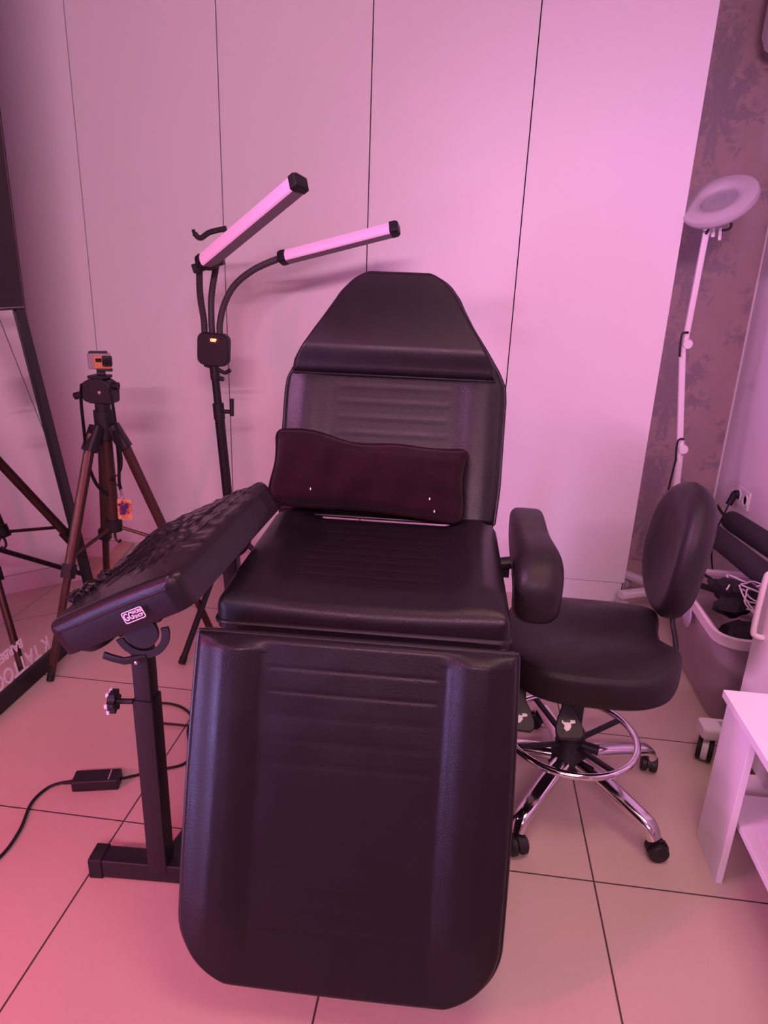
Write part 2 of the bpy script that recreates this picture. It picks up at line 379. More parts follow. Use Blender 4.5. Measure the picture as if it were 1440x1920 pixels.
obj('cord', T([(X1 - .046, 3.188, .436), (X1 - .06, 3.185, .38), (X1 - .085, 3.17, .30), (X1 - .10, 3.12, .2), (X1 - .07, 3.1, .08), (X1 - .05, 3.05, .006), (X1 - .06, 2.8, .006)], .004, 8, smooth=8), 'cable_black', pg)

# ------------------------------------------------------------------ client chair
YAW = math.radians(1.8)
ch = thing('tattoo_chair', 'black leatherette reclining client chair with raised headrest and long sloping leg rest', 'chair', (-.18, 1.45, 0), YAW)
def stitched(u, v, lines, half, depth=.0035, wd=.006):
    """grooves across the centre panel"""
    if abs(u) > half: return 0
    f = sstep(half, half - .012, abs(u)); d = 0
    for l in lines:
        x = (v - l) / wd
        if abs(x) < 3: d -= depth * math.exp(-x * x) * f
    return d
def bolster(u, half, rise, wd=.03):
    """side bolsters with a valley against the flat centre panel"""
    a = abs(u); k = (a - half) / wd
    return rise * 1.3 * sstep(half - .035, half + .03, a) - rise * 1.1 * sstep(.245, .302, a)
# leg rest: v from the hinge downwards
lv = V((0, -.21, -.64)).normalized(); ln = V((0, -.64, .21)).normalized(); lx = lv.cross(ln)
LM = frame(V((0, -.33, .715)), -lx if lx.x < 0 else lx, lv, ln)
if LM.to_3x3().determinant() < 0: LM = frame(V((0, -.33, .715)), V((-1, 0, 0)), lv, ln)
L_len = .675
llines = [.055 + .045 * i for i in range(5)] + [.43 + .04 * i for i in range(4)]
def lh(u, v):
    frame_g = -.003 * math.exp(-((abs(u) - .172) / .004) ** 2) * (1 if .03 < v < .6 else 0)
    return bolster(u, .195, .014) * sstep(0, .025, v) * sstep(L_len, L_len - .16, v) + stitched(u, v, llines, .165, .0009, .004) + frame_g * .6 + .005 * max(0, math.cos(u / .31 * PI / 2))
bm, ol = pad(LM, lambda v: .304 + .006 * math.sin(v / L_len * PI), 0, L_len, lh, .012, .05, corner=0, corner2=.125)
o = obj('leg_rest', bm, 'leather', ch, world=False, angle=60)
obj('piping', pipe_loop(LM, ol, -.016, .0048, .004), 'piping', o, world=False)
obj('back_board', B((-.27, .02, -.06), (.27, L_len - .04, -.046), LM), 'steel_black', o, world=False, smooth=False)
# seat
SM = frame(V((0, -.238, .748)), V((1, 0, 0)), V((0, 1, .02)).normalized(), V((0, -.02, 1)).normalized())
slines = [.13 + .042 * i for i in range(8)]
def sh(u, v):
    return bolster(u, .19, .016) * sstep(.0, .10, v) + stitched(u, v, slines, .165, .0014, .004) - .012 * sstep(.09, .0, v) * math.cos(u / .3 * PI / 2)
bm, ol = pad(SM, lambda v: .300, 0, .50, sh, .03, .075, corner=.02)
o = obj('seat', bm, 'leather', ch, world=False, angle=60)
obj('piping', pipe_loop(SM, ol, -.06, .0055, .004), 'piping', o, world=False)
# backrest
bv = V((0, .403, .915)).normalized(); bn = V((0, -.915, .403)).normalized()
BM = frame(V((-.0, .285, .752)), V((1, 0, 0)), bv, bn)
wtab = [(0, .292), (.10, .300), (.34, .303), (.38, .300), (.42, .282), (.48, .245), (.54, .205), (.60, .172), (.64, .156), (.69, .148)]
blines = [.06 + .043 * i for i in range(9)]
def bh(u, v):
    return bolster(u, .200, .008) * sstep(.46, .36, v) + stitched(u, v, blines, .16, .0011, .004) * (1 if v < .41 else 0)
bm, ol = pad(BM, lambda v: interp(v, wtab), 0, .69, bh, .013, .05, corner=.0, corner2=.085)
o = obj('backrest', bm, 'leather', ch, world=False, angle=60)
obj('piping', pipe_loop(BM, ol, -.015, .0055, .004), 'piping', o, world=False)
ptab = [(.392, .276), (.42, .274), (.48, .238), (.54, .203), (.60, .171), (.64, .155), (.684, .147)]
def ph(u, v): return .020 + .026 * sstep(.68, .47, v) - .026 * sstep(.462, .392, v)
PM = BM @ Matrix.Translation((-.006, 0, .012))
bm, ol = pad(PM, lambda v: interp(v, ptab), .392, .684, ph, .014, .01, corner=.0, corner2=.085)
o = obj('headrest_pillow', bm, 'leather', ch, world=False, angle=60)
obj('piping', pipe_loop(PM, ol, -.006, .005, .004), 'piping', o, world=False)
# frame, hinges and base
bm = bmesh.new()
for s in (-1, 1):
    bar(bm, (s * .2, -.20, .655), (s * .2, .28, .665), .03, .04)
bar(bm, (-.24, -.24, .655), (.24, -.24, .655), .025, .03); bar(bm, (-.22, .24, .66), (.22, .24, .66), .03, .03)
obj('seat_frame', bm, 'steel_black', ch, world=False, smooth=False, bevel=.002)
bm = bmesh.new(); bar(bm, (-.17, -.30, .672), (.20, -.30, .664), .018, .022); obj('hinge_rod', bm, 'steel_black', ch, world=False)
for x in (-.20, .17, .235):
    bm = bmesh.new(); tube(bm, [(x - .018, -.30, .676), (x + .022, -.30, .673)], .009); tube(bm, [(x, -.31, .67), (x, -.25, .665)], .007)
    obj('hinge_bracket', bm, 'silver', ch, world=False)
for s in (-1, 1):
    bm = bmesh.new(); bar(bm, (s * .19, .23, .66), (s * .19, .36, .80), .03, .012); bar(bm, (s * .19, .34, .79), (s * .19, .50, 1.12), .03, .012)
    obj('backrest_strut', bm, 'steel_black', ch, world=False)
bm = bmesh.new(); box(bm, (-.11, -.06, .10), (.11, .16, .62)); box(bm, (-.14, -.10, .60), (.14, .20, .65)); obj('pedestal', bm, 'steel_black', ch, world=False, smooth=False, bevel=.006)
bm = bmesh.new(); box(bm, (-.22, -.16, .0), (.22, .34, .055)); box(bm, (-.15, -.10, .055), (.15, .22, .11)); obj('base_plate', bm, 'steel_black', ch, world=False, smooth=False, bevel=.006)
# slotted tilt bracket on the left of the seat
def arc_bracket(c, ax, r0, r1, a0, a1, t=.006):
    mx = look(c, ax); bm = bmesh.new(); n = 24
    A = [math.radians(a0 + (a1 - a0) * i / n) for i in range(n + 1)]
    out = [(r1 * math.cos(a), r1 * math.sin(a)) for a in A] + [(r0 * math.cos(a), r0 * math.sin(a)) for a in A[::-1]]
    return prism(bm, out, t, mx)
# right armrest
bm = bmesh.new(); rings = []
stations = [(1.86, .197, .082, .735, .768, .020), (1.85, .196, .094, .705, .778, .030), (1.78, .196, .094, .66, .784, .034), (1.66, .196, .088, .645, .782, .034), (1.56, .200, .096, .622, .792, .04),
            (1.49, .200, .110, .612, .796, .045), (1.44, .199, .112, .625, .776, .048), (1.415, .196, .098, .64, .752, .046), (1.40, .196, .07, .66, .728, .03)]
for y, x, wd, z0, z1, r in stations:
    rings.append([V((x + a, y, (z0 + z1) / 2 + b)) for a, b in rect(wd, z1 - z0, .82 * min(r, wd / 2 - .001, (z1 - z0) / 2 - .001), 5)])
ring_loft(bm, rings); o = obj('armrest', bm, 'leather_soft', ch, sub=1)
bm = bmesh.new(); tube(bm, [(.148, 1.62, .70), (.10, 1.62, .69)], .016); bar(bm, (.13, 1.62, .70), (.13, 1.62, .66), .03, .012); obj('armrest_bracket', bm, 'steel_black', ch)

# ------------------------------------------------------------------ plush cushion
cu = thing('cushion', 'flat dark maroon plush cushion leaning on the chair backrest', 'cushion', (-.24, 1.68, .76))
c_x = V((.51, .016, -.020)).normalized(); c_v = V((0, .403, .915)).normalized(); c_v = (c_v - c_x * c_v.dot(c_x)).normalized(); c_n = c_x.cross(c_v)
CM = frame(V((-.236, 1.655, .790)), c_x, c_v, c_n)
def cw(v): return .250 + .004 * math.sin(v * 40)
def chh(u, v):
    return .02 + .018 * (1 - (u / .25) ** 4) * (1 - ((v - .09) / .1) ** 4) + .003 * math.sin(u * 31 + v * 22) + .002 * math.sin(u * 57 - v * 40) - .006 * math.exp(-((v - .168) / .012) ** 2)
bm, ol = pad(CM, cw, 0, .187, chh, .03, .035, corner=.02, step=.008)
inv = CM.inverted()
def cdef(c):
    k = sstep(.09, .18, c.y); c = c.copy()
    c.y += (.014 * sstep(-.04, -.2, c.x) - .006 * math.exp(-(c.x / .09) ** 2) + .003 * math.sin(c.x * 30)) * k - .010 * math.exp(-((c.x - .02) / .16) ** 2) * sstep(.05, 0, c.y) * -1
    return c
for q in bm.verts: q.co = CM @ cdef(inv @ q.co)
obj('cover', bm, 'plush', cu, angle=0)
obj('piping', pipe_loop(CM, [cdef(p) for p in ol], -.004, .0045, .002), 'plush', cu)
for u, v in ((-.14, .045), (.165, .05), (.18, .02)):
    obj('lint', lathe(bmesh.new(), [(0, -.001), (.0024, 0), (.0016, .001), (0, .0014)], CM @ Matrix.Translation((u, v, chh(u, v) + .0005)) @ Matrix.Diagonal((.8, 1.5, 1, 1)), 8), 'sticker', cu)

# ------------------------------------------------------------------ arm rest on its own stand
ar = thing('armrest_stand', 'black padded arm rest wrapped in black film on a square floor post', 'arm rest', (-.629, 1.19, 0))
bm = bmesh.new(); bar(bm, (-.629, 1.19, .03), (-.629, 1.19, .50), .046, .046, .004); obj('outer_post', bm, 'steel_black', ar, angle=30)
bm = bmesh.new(); bar(bm, (-.629, 1.19, .46), (-.629, 1.19, .64), .038, .038, .003); obj('inner_post', bm, 'steel_black', ar, angle=30)
bm = bmesh.new(); bar(bm, (-.782, 1.185, .028), (-.42, 1.205, .028), .05, .05, .004); obj('foot_bar', bm, 'steel_black', ar, angle=30)
bm = bmesh.new(); bar(bm, (-.795, 1.184, .028), (-.765, 1.186, .028), .056, .056, .006); obj('end_cap', bm, 'rubber', ar, angle=30)
bm = bmesh.new(); bar(bm, (-.615, 1.19, .03), (-.54, 1.66, .03), .04, .04, .003); obj('long_foot_bar', bm, 'steel_black', ar, angle=30)
bm = bmesh.new(); bar(bm, (-.55, 1.60, .03), (-.54, 1.49, .74), .036, .036, .003); obj('rear_post', bm, 'steel_black', ar, angle=30)
# clamp knob with pale tips
bm = bmesh.new(); tube(bm, [(-.65, 1.17, .497), (-.685, 1.165, .497)], .006); mxk = look((-.683, 1.165, .497), (-1, -.15, 0))
star = [((.026 if (i % 4) < 2 else .019) * math.cos(2 * PI * i / 24), (.026 if (i % 4) < 2 else .019) * math.sin(2 * PI * i / 24)) for i in range(24)]
prism(bm, star, .016, mxk); o = obj('clamp_knob', bm, 'plastic_black', ar, bevel=.001)
bm = bmesh.new()
for i in range(6):
    a = 2 * PI * (i * 4 + .5) / 24; p = V((.0225 * math.cos(a), .0225 * math.sin(a), .0)); box(bm, (p.x - .0045, p.y - .0045, .012), (p.x + .0045, p.y + .0045, .0185), mxk)
obj('knob_tip', bm, 'knob_white', o, bevel=.001)
# pad frame
pA, pu, pv = V((-.79, 1.10, .692)), V((.278, 0, .141)), V((.07, .40, .082))
pn = pu.cross(pv).normalized()
PW, PL = pu.length, pv.length
PD = frame(pA, pu.normalized(), pv.normalized(), pn)
def wr(u, v):
    s = .0006 * math.sin(u * 90 + v * 260 + 6 * math.sin(v * 14)) * math.sin(u * 33 + 1) + .0007 * math.sin(v * 120 + u * 160 + 3 * math.sin(u * 25)) + .0002 * math.sin(u * 310 + v * 80)
    q = u * .94 - v * .34 + .012 * math.sin(v * 19 + u * 6)
    m = sstep(-.35, .5, math.sin(v * 15 + u * 24) + .6 * math.sin(u * 41 - v * 9))
    s += m * (.0042 * (1 - abs(math.sin(q * 62))) ** 3 + .0026 * (1 - abs(math.sin(q * 131 + 1))) ** 3)
    return s * sstep(.06, .14, v)
PDc = PD @ Matrix.Translation((PW / 2, 0, 0))
bm, ol = pad(PDc, lambda v: PW / 2, 0, PL, lambda u, v: .004 * math.cos(u / PW * PI) + wr(u, v), .022, .074, corner=.03, step=.0034)
pin = PDc.inverted(); fl_ = [i for i, f in enumerate(bm.faces) if (pin @ f.calc_center_median()).y < .010]
o = obj('pad', bm, ['film', 'leather'], ar, angle=60)
for i in fl_: o.data.polygons[i].material_index = 1
# dark leatherette near end with two seams
bm = bmesh.new(); tube(bm, [PDc @ V((u, -.001, -.020 + .0008 * math.sin(u * 30))) for u in [(-.42 + .084 * i) * PW for i in range(11)]], .0022, 6)
tube(bm, [PDc @ V((u, .006, -.006)) for u in [(-.42 + .084 * i) * PW for i in range(11)]], .002, 6); obj('seam', bm, 'leather', o)
# crumpled film ridges over the top
bm = bmesh.new(); rnd = random.Random(3)
for i in range(9):
    u0 = rnd.uniform(-.40, .34) * PW; v0 = rnd.uniform(.18, .7) * PL; ln_ = rnd.uniform(.06, .16); an = math.radians(rnd.uniform(52, 74))
    P = []
    for k in range(7):
        t = k / 6; u = u0 + ln_ * t * math.cos(an) * .7 + .004 * math.sin(k * 2 + i); v = v0 + ln_ * t * math.sin(an)
        u = max(-.44 * PW, min(.44 * PW, u)); v = min(v, PL * .93); P.append(PDc @ V((u, v, .004 * math.cos(u / PW * PI) + wr(u, v) + .0004)))
    tube(bm, P, .0016, 6, smooth=2, scale=[.3 + .7 * math.sin(PI * j / 12) for j in range(13)])
obj('film_fold', bm, 'film', o)
bm = bmesh.new()
for i in range(3):
    c = PDc @ V((-.47 * PW + .016 * i, .10 + .028 * i, .004)); bmesh.ops.create_icosphere(bm, subdivisions=3, radius=.015, matrix=Matrix.Translation(c) @ Matrix.Diagonal((1.1, 1.3, .8, 1)))
for q in bm.verts: q.co += V((rnd.uniform(-1, 1), rnd.uniform(-1, 1), rnd.uniform(-1, 1))) * .0035
obj('film_tuft', bm, 'film', o, angle=25)
# round bolster under the near-left corner
c = PDc @ V((-.33 * PW, .05, -.078)); bm = bmesh.new(); lathe(bm, [(0, -.014), (.036, -.012), (.044, -.003), (.044, .02), (0, .021)], look(c, pn)); obj('underside_cup', bm, 'leather', o)
# brackets
for nm, c, z in (('bracket', V((-.613, 1.163, .674)), 0), ('rear_bracket', V((-.538, 1.47, .775)), 0)):
    bm = arc_bracket(c, (.0, -1, 0), .044, .060, -155, 15); n_ = len(bm.verts)
    lathe(bm, [(0, 0), (.037, 0), (.037, .008), (0, .009)], look(c, (0, -1, 0)), 28)
    box(bm, (-.05, .004, -.012), (.05, .03, .012), frame(c + V((0, .008, .0)), pu.normalized(), pn, V((0, 1, 0))))
    obj('tilt_bracket', bm, 'steel_black', ar, angle=30)
bm = bmesh.new(); sweep(bm, [(-.606, 1.158, .615), (-.65, 1.150, .607), (-.675, 1.15, .611), (-.693, 1.15, .616)], rect(.008, .016, .003)); o = obj('release_lever', bm, 'steel_black', ar)
bm = lathe(bmesh.new(), [(0, 0), (.004, 0), (.004, .004), (0, .005)], look((-.62, 1.144, .611), (0, -1, 0)), 10); obj('rivet', bm, 'silver', o)
# maker's label on the near side
lc = PDc @ V((.15 * PW, -.0075, -.042)); ly = (pn - V((0, 1, 0)) * pn.y).normalized(); lx_ = pu.normalized(); lz_ = lx_.cross(ly)
LB = frame(lc, lx_, ly, lz_)
if lz_.y > 0: LB = frame(lc, lx_, ly, -lz_)
LB = frame(lc + V((0, -.001, 0)), lx_, ly, V((0, -1, 0)))
bm = plate(bmesh.new(), rect(.047, .024, .004, 4), rect(.0435, .0205, .003, 4), .001, LB); lo = obj('label_border', bm, 'label_ink', ar)
obj('lettering', text_bm('GG', .0215, LB @ Matrix.Translation((-.0105, .0, .0005)) @ Matrix.Diagonal((.68, 1, 1, 1)), bold=.0003), 'label_ink', lo, smooth=False)
obj('lettering', text_bm('WORK', .0095, LB @ Matrix.Translation((.0105, .0045, .0005)) @ Matrix.Diagonal((.78, 1.05, 1, 1)), bold=.0001), 'label_ink', lo, smooth=False)
obj('lettering', text_bm('SHOP', .0095, LB @ Matrix.Translation((.0105, -.0045, .0005)) @ Matrix.Diagonal((.8, 1.05, 1, 1)), bold=.0001), 'label_ink', lo, smooth=False)

# ------------------------------------------------------------------ LED lamp
lp = thing('floor_lamp', 'black tripod floor lamp with two lit pink light bars on flexible necks', 'lamp', (-.872, 2.5, 0))
def px(z): return V((-.872 - .066 * z, 2.5, z))
obj('lower_pole', T([px(.30), px(.86)], .0190), 'steel_black', lp)
obj('upper_pole', T([px(.84), px(1.06)], .0150), 'steel_black', lp)
bm = bmesh.new(); tube(bm, [px(.835), px(.895)], .0215); tube(bm, [px(.865) + V((.02, 0, 0)), px(.865) + V((.05, 0, .0))], .008); bar(bm, px(.85) + V((.05, 0, -.0)), px(.915) + V((.056, 0, 0)), .014, .018, .004); o = obj('collar', bm, 'plastic_black', lp)
bm = bmesh.new(); tube(bm, [px(.985), px(1.045)], .018); tube(bm, [px(1.03), px(1.055) + V((0, 0, 0))], .013)
tube(bm, [px(1.022) + V((.015, 0, 0)), px(1.012) + V((.04, 0, 0)), px(1.024) + V((.062, 0, 0))], .0075, smooth=4); tube(bm, [px(.99) + V((.012, 0, 0)), px(.988) + V((.032, 0, 0))], .009)
tube(bm, [px(1.03) + V((-.012, 0, 0)), px(1.035) + V((-.035, 0, 0)), px(1.055) + V((-.036, 0, 0))], .006); obj('top_clamp', bm, 'plastic_black', lp)
bx = V((-.936, 2.492, 1.097))
BX = frame(bx, V((1, 0, -.06)).normalized(), V((.06, 0, 1)).normalized(), V((0, -1, 0)))
bm = bmesh.new(); ring_loft(bm, [[BX @ V((x, y, z)) for x, y in rect(.118 * s, .118 * s, .027, 6)] for z, s in ((-.022, .94), (-.018, 1), (.012, 1), (.016, .95))]); cb = obj('control_box', bm, 'plastic_black', lp)
bm = bmesh.new(); prism(bm, rect(.036, .02, .004), .0006, BX @ Matrix.Translation((.004, .034, .0158))); dsp = obj('display', bm, 'red_glow', cb)
obj('digits', text_bm('OFF', .0145, BX @ Matrix.Translation((.004, .034, .0168)) @ Matrix.Diagonal((.85, 1, 1, 1)), bold=.0004), 'red_led', dsp, smooth=False)
# flexible necks
necks = [[(-.972, 2.5, 1.14), (-.968, 2.49, 1.2), (-.966, 2.46, 1.29), (-.94, 2.40, 1.395)],
         [(-.942, 2.5, 1.14), (-.943, 2.5, 1.2), (-.938, 2.5, 1.29), (-.912, 2.49, 1.40), (-.906, 2.47, 1.46)],
         [(-.913, 2.5, 1.14), (-.911, 2.5, 1.19), (-.893, 2.5, 1.255), (-.851, 2.5, 1.325), (-.775, 2.5, 1.383), (-.672, 2.5, 1.427)]]
for P in necks:
    Q = smooth_pts(P, 30); bm = tube(bmesh.new(), Q, .0118, 12, scale=[1 + .04 * math.sin(i * 1.9) for i in range(len(Q))]); obj('flexible_neck', bm, 'neck_grey', lp)
def light_bar(a, b, nrm, wd, dp):
    a, b = V(a), V(b); d = (b - a).normalized(); n = V(nrm); n = (n - d * n.dot(d)).normalized(); s = n.cross(d)
    def X(t): return frame(a + d * t, s, n, d)
    L = (b - a).length; body = bmesh.new()
    sec = [(-wd / 2, .0), (wd / 2, .0), (wd * .46, -dp), (-wd * .40, -dp)]
    ring_loft(body, [[X(t) @ V((x, y, 0)) for x, y in sec] for t in (.028, L - .028)]); o = obj('light_bar', body, 'alu', lp, smooth=False, bevel=.001)
    df = bmesh.new(); sec2 = [(-wd * .47, .0005), (wd * .47, .0005), (wd * .42, .007), (wd * .15, .011), (-wd * .15, .011), (-wd * .42, .007)]
    ring_loft(df, [[X(t) @ V((x, y, 0)) for x, y in sec2] for t in (.029, L - .029)]); obj('diffuser', df, 'diffuser', o)
    for t0, t1, k in ((0, .03, .8), (L, L - .03, .8)):
        cap = bmesh.new(); sc = [(x * 1.06, y * 1.06) for x, y in [(-wd / 2, .0), (-wd * .42, .011), (wd * .42, .011), (wd / 2, 0), (wd * .38, -dp), (-wd * .38, -dp)]]
        ring_loft(cap, [[X(t0) @ V((x * k, y * k, 0)) for x, y in sc], [X(t0 + (t1 - t0) * .3) @ V((x, y, 0)) for x, y in sc], [X(t1) @ V((x, y, 0)) for x, y in sc]]); obj('end_cap', cap, 'plastic_black', o, bevel=.002)
    return o
light_bar((-.935, 2.37, 1.392), (-.525, 2.13, 1.632), (-.44, -.615, .14), .046, .044)
light_bar((-.690, 2.50, 1.425), (-.262, 2.45, 1.535), (-.25, -.85, .5), .042, .030)
bm = bmesh.new(); bar(bm, (-.955, 2.385, 1.375), (-.85, 2.385, 1.408), .026, .03, .005); obj('pivot_mount', bm, 'plastic_black', lp)
bm = bmesh.new(); sweep(bm, smooth_pts([(-.975, 2.46, 1.492), (-.955, 2.46, 1.478), (-.92, 2.46, 1.498), (-.86, 2.46, 1.512)], 5), rect(.01, .018, .003)); tube(bm, [(-.975, 2.46, 1.485), (-.978, 2.455, 1.505)], .006); obj('phone_clip', bm, 'plastic_black', lp)
bm = bmesh.new(); tube(bm, [px(.30), px(.38)], .022); hub = obj('leg_hub', bm, 'plastic_black', lp)
for a in (238, 358, 118):
    d = V((math.cos(math.radians(a)), math.sin(math.radians(a)), 0)); foot = V((-.872, 2.5, .012)) + d * .435; foot2 = V((-.872, 2.5, 0)) + d * .435
    if a == 238: foot = V((-.952, 2.075, .012)); foot2 = V((-.952, 2.075, 0))
    top = px(.36) + d * .022
    obj('leg', T([top, top.lerp(foot, .985)], .0115), 'steel_black', lp)
    obj('foot_tip', T([top.lerp(foot, .95), foot], .0135), 'rubber', lp)

# ------------------------------------------------------------------ camera tripod
tp = thing('camera_tripod', 'bronze camera tripod with black head standing before the leaning mirror', 'tripod', (-1.241, 2.218, 0))
tops = [V((-1.262, 2.168, .826)), V((-1.195, 2.224, .826)), V((-1.272, 2.256, .826))]
feet = [V((-1.358, 1.905, 0)), V((-.893, 2.27, 0)), V((-1.46, 2.493, 0))]
for i, (t, f_) in enumerate(zip(tops, feet)):
    up = (t - f_).normalized()
    l1 = bmesh.new(); sweep(l1, [t, t.lerp(f_, .56)], rect(.033, .026, .009)); lg = obj('leg', l1, 'bronze', tp)
    l2 = bmesh.new(); sweep(l2, [t.lerp(f_, .5), t.lerp(f_, .965)], rect(.025, .020, .007)); obj('lower_section', l2, 'bronze', lg)
    l3 = bmesh.new(); sweep(l3, [t.lerp(f_, .525), t.lerp(f_, .58)], rect(.042, .036, .008)); box(l3, (-.026, -.012, -.008), (-.006, .012, .012), look(t.lerp(f_, .55), up)); obj('leg_lock', l3, 'plastic_black', lg)
    l4 = T([t.lerp(f_, .935), f_ + up * .012, f_ + up * .001], .0125); obj('foot', l4, 'rubber', lg)
    l5 = bmesh.new(); sweep(l5, [V((-1.241, 2.218, .872)).lerp(t, .55), t.lerp(f_, .07)], rect(.050, .042, .012)); obj('shoulder', l5, 'plastic_black', lg)
cc = V((-1.241, 2.218, 0))
obj('center_column', T([cc + V((0, 0, .46)), cc + V((0, 0, .86))], .0215, 16), 'bronze', tp)
bm = bmesh.new(); tube(bm, [cc + V((0, 0, .80)), cc + V((0, 0, .90))], .033, 16); tube(bm, [cc + V((0, 0, .89)), cc + V((0, 0, .935))], .026, 16); obj('crown', bm, 'plastic_black', tp)
bm = bmesh.new(); tube(bm, [cc + V((0, 0, .455)), cc + V((0, 0, .50))], .029, 14); hub = obj('brace_hub', bm, 'plastic_black', tp)
for t, f_ in zip(tops, feet):
    e = t.lerp(f_, .5); obj('brace', T([cc + V((0, 0, .475)), V((e.x, e.y, e.z))], .0065, 8), 'bronze', hub)
bm = bmesh.new(); tube(bm, [cc + V((0, 0, .46)), cc + V((0, 0, .435)), cc + V((.004, -.002, .42)), cc + V((.016, -.004, .412)), cc + V((.022, -.004, .422))], .0045, 8, smooth=5); obj('hook', bm, 'steel_black', hub)
# head
hd = cc + V((0, 0, .965)); bm = bmesh.new()
prof = [(-.056, -.018), (-.05, -.03), (-.03, -.038), (.045, -.038), (.05, -.03), (.052, .012), (.043, .032), (.018, .047), (-.022, .047), (-.052, .030)]
prism(bm, prof, .062, frame(hd + V((0, .031, 0)), V((1, 0, 0)), V((0, 0, 1)), V((0, -1, 0)))); head = obj('head', bm, 'plastic_black', tp, bevel=.004)
bm = bmesh.new(); tube(bm, [hd + V((-.045, 0, -.018)), hd + V((-.075, 0, -.016)), hd + V((-.098, 0, -.022))], .0125, 12, smooth=3, scale=None); obj('pan_handle', bm, 'rubber', head)
bm = bmesh.new(); tube(bm, [hd + V((.035, 0, .022)), hd + V((.064, 0, .022))], .013, 12); obj('tilt_knob', bm, 'plastic_black', head)
obj('camera_plate', B((-.03, -.03, .046), (.03, .03, .056), Matrix.Translation(hd)), 'plastic_black', head, bevel=.002)
bm = lathe(bmesh.new(), [(0, 0), (.006, 0), (.006, .002), (0, .003)], look(hd + V((.01, -.031, .0)), (0, -1, 0)), 12); obj('badge', bm, 'silver', head)
def strap(P, n=6): return sweep(bmesh.new(), smooth_pts(P, n), rect(.003, .017))
obj('carry_strap', strap([hd + V((-.052, -.028, .028)), hd + V((-.060, -.03, -.03)), (-1.285, 2.16, .84), (-1.272, 2.14, .74), (-1.256, 2.15, .655), (-1.238, 2.19, .60)]), 'bag_black', tp)
obj('carry_strap', strap([hd + V((.048, -.028, .02)), hd + V((.054, -.03, -.05)), (-1.172, 2.17, .83), (-1.165, 2.17, .74), (-1.178, 2.17, .69), (-1.225, 2.19, .66)]), 'bag_black', tp)

# action camera
cm = thing('action_camera', 'small orange and grey action camera mounted on top of the tripod', 'camera', hd + V((.0, 0, .056)))
k = hd + V((.006, 0, .056)); rz = Matrix.Translation(k) @ Matrix.Rotation(math.radians(24), 4, 'Z') @ Matrix.Diagonal((1.12, 1.12, 1.12, 1))
def cbx(nm, lo, hi, m, par, bv=.002): return obj(nm, B(lo, hi, rz), m, par, bevel=bv)
bm = bmesh.new(); box(bm, (-.012, -.010, 0), (.012, .010, .020), rz); box(bm, (-.006, -.014, .012), (.034, -.004, .021), rz); obj('mount', bm, 'plastic_black', cm, bevel=.002)
cbx('case', (-.034, -.016, .019), (.030, .020, .066), 'grey_cam', cm, .004)
cbx('body', (-.016, -.0195, .021), (.032, -.006, .060), 'tan_cam', cm, .003)
ln = cbx('lens_block', (.008, -.034, .030), (.036, -.016, .060), 'plastic_black', cm, .004)
bm = lathe(bmesh.new(), [(0, 0), (.010, 0), (.011, .002), (0, .003)], rz @ look((.022, -.034, .045), (0, -1, 0)), 16); obj('lens', bm, 'lens', ln)
cbx('screen', (-.011, -.0205, .041), (.006, -.019, .052), 'lens', cm, .0005)
cbx('top_latch', (-.030, -.012, .065), (.022, .014, .071), 'plastic_black', cm, .002)

# lanyard with card
la = thing('lanyard', 'lanyard with orange and violet printed card hanging from the tripod', 'lanyard', (-1.165, 2.17, .50))
obj('loop', strap([(-1.186, 2.172, .84), (-1.172, 2.165, .79), (-1.170, 2.16, .72), (-1.172, 2.155, .66), (-1.168, 2.155, .635)]), 'bag_black', la)
obj('cord', T([(-1.206, 2.185, .655), (-1.19, 2.17, .648), (-1.172, 2.158, .643)], .0022, 6, smooth=4), 'bag_black', la)
bm = bmesh.new(); tube(bm, [(-1.168, 2.155, .638), (-1.166, 2.155, .615)], .0045, 8); tube(bm, [(-1.165 + .006 * math.cos(a), 2.155, .608 + .008 * math.sin(a)) for a in [2 * PI * i / 12 for i in range(12)]], .0015, 6, closed=True); obj('clip', bm, 'silver', la)
bm = bmesh.new(); prism(bm, rect(.050, .076, .005), .002, frame((-1.161, 2.157, .563), V((1, .12, -.02)).normalized(), V((.03, 0, 1)).normalized(), V((.12, -1, 0)).normalized())); obj('card', bm, 'card', la, smooth=False)

# ------------------------------------------------------------------ mirror and wall cabinet
LEAN = .142
mu = V((0, 1, 0)); mv = V((-LEAN, 0, 1)).normalized(); mn = mu.cross(mv) * -1
if mn.x < 0: mn = -mn
MY0, MY1, MH = 1.42, 2.345, 1.225 * math.sqrt(1 + LEAN ** 2)
MM = frame(V((-1.395, 0, .0)), mu, mv, mn)          # x: along the wall, y: up the glass, z: into the room
mi = thing('leaning_mirror', 'large mirror in wide black frame leaning against the left wall on the floor', 'mirror', (-1.42, 1.88, 0))
FW = .058
for lo, hi in (((MY0, .002, -.03), (MY1, FW, .0)), ((MY0, MH - .006, -.03), (MY1, MH, .0)), ((MY0, FW, -.03), (MY0 + FW, MH - .006, .0)), ((MY1 - FW * .8, FW, -.03), (MY1, MH - .006, .0))):
    obj('frame_rail', B(lo, hi, MM), 'steel_black', mi, smooth=False, bevel=.003)
gl = obj('glass', B((MY0 + FW - .004, FW - .004, -.016), (MY1 - FW * .8 + .004, MH - .003, -.010), MM), 'mirror', mi, smooth=False)
obj('backing', B((MY0 + .01, .01, -.032), (MY1 - .01, MH - .01, -.0302), MM), 'dark_wood', mi, smooth=False)
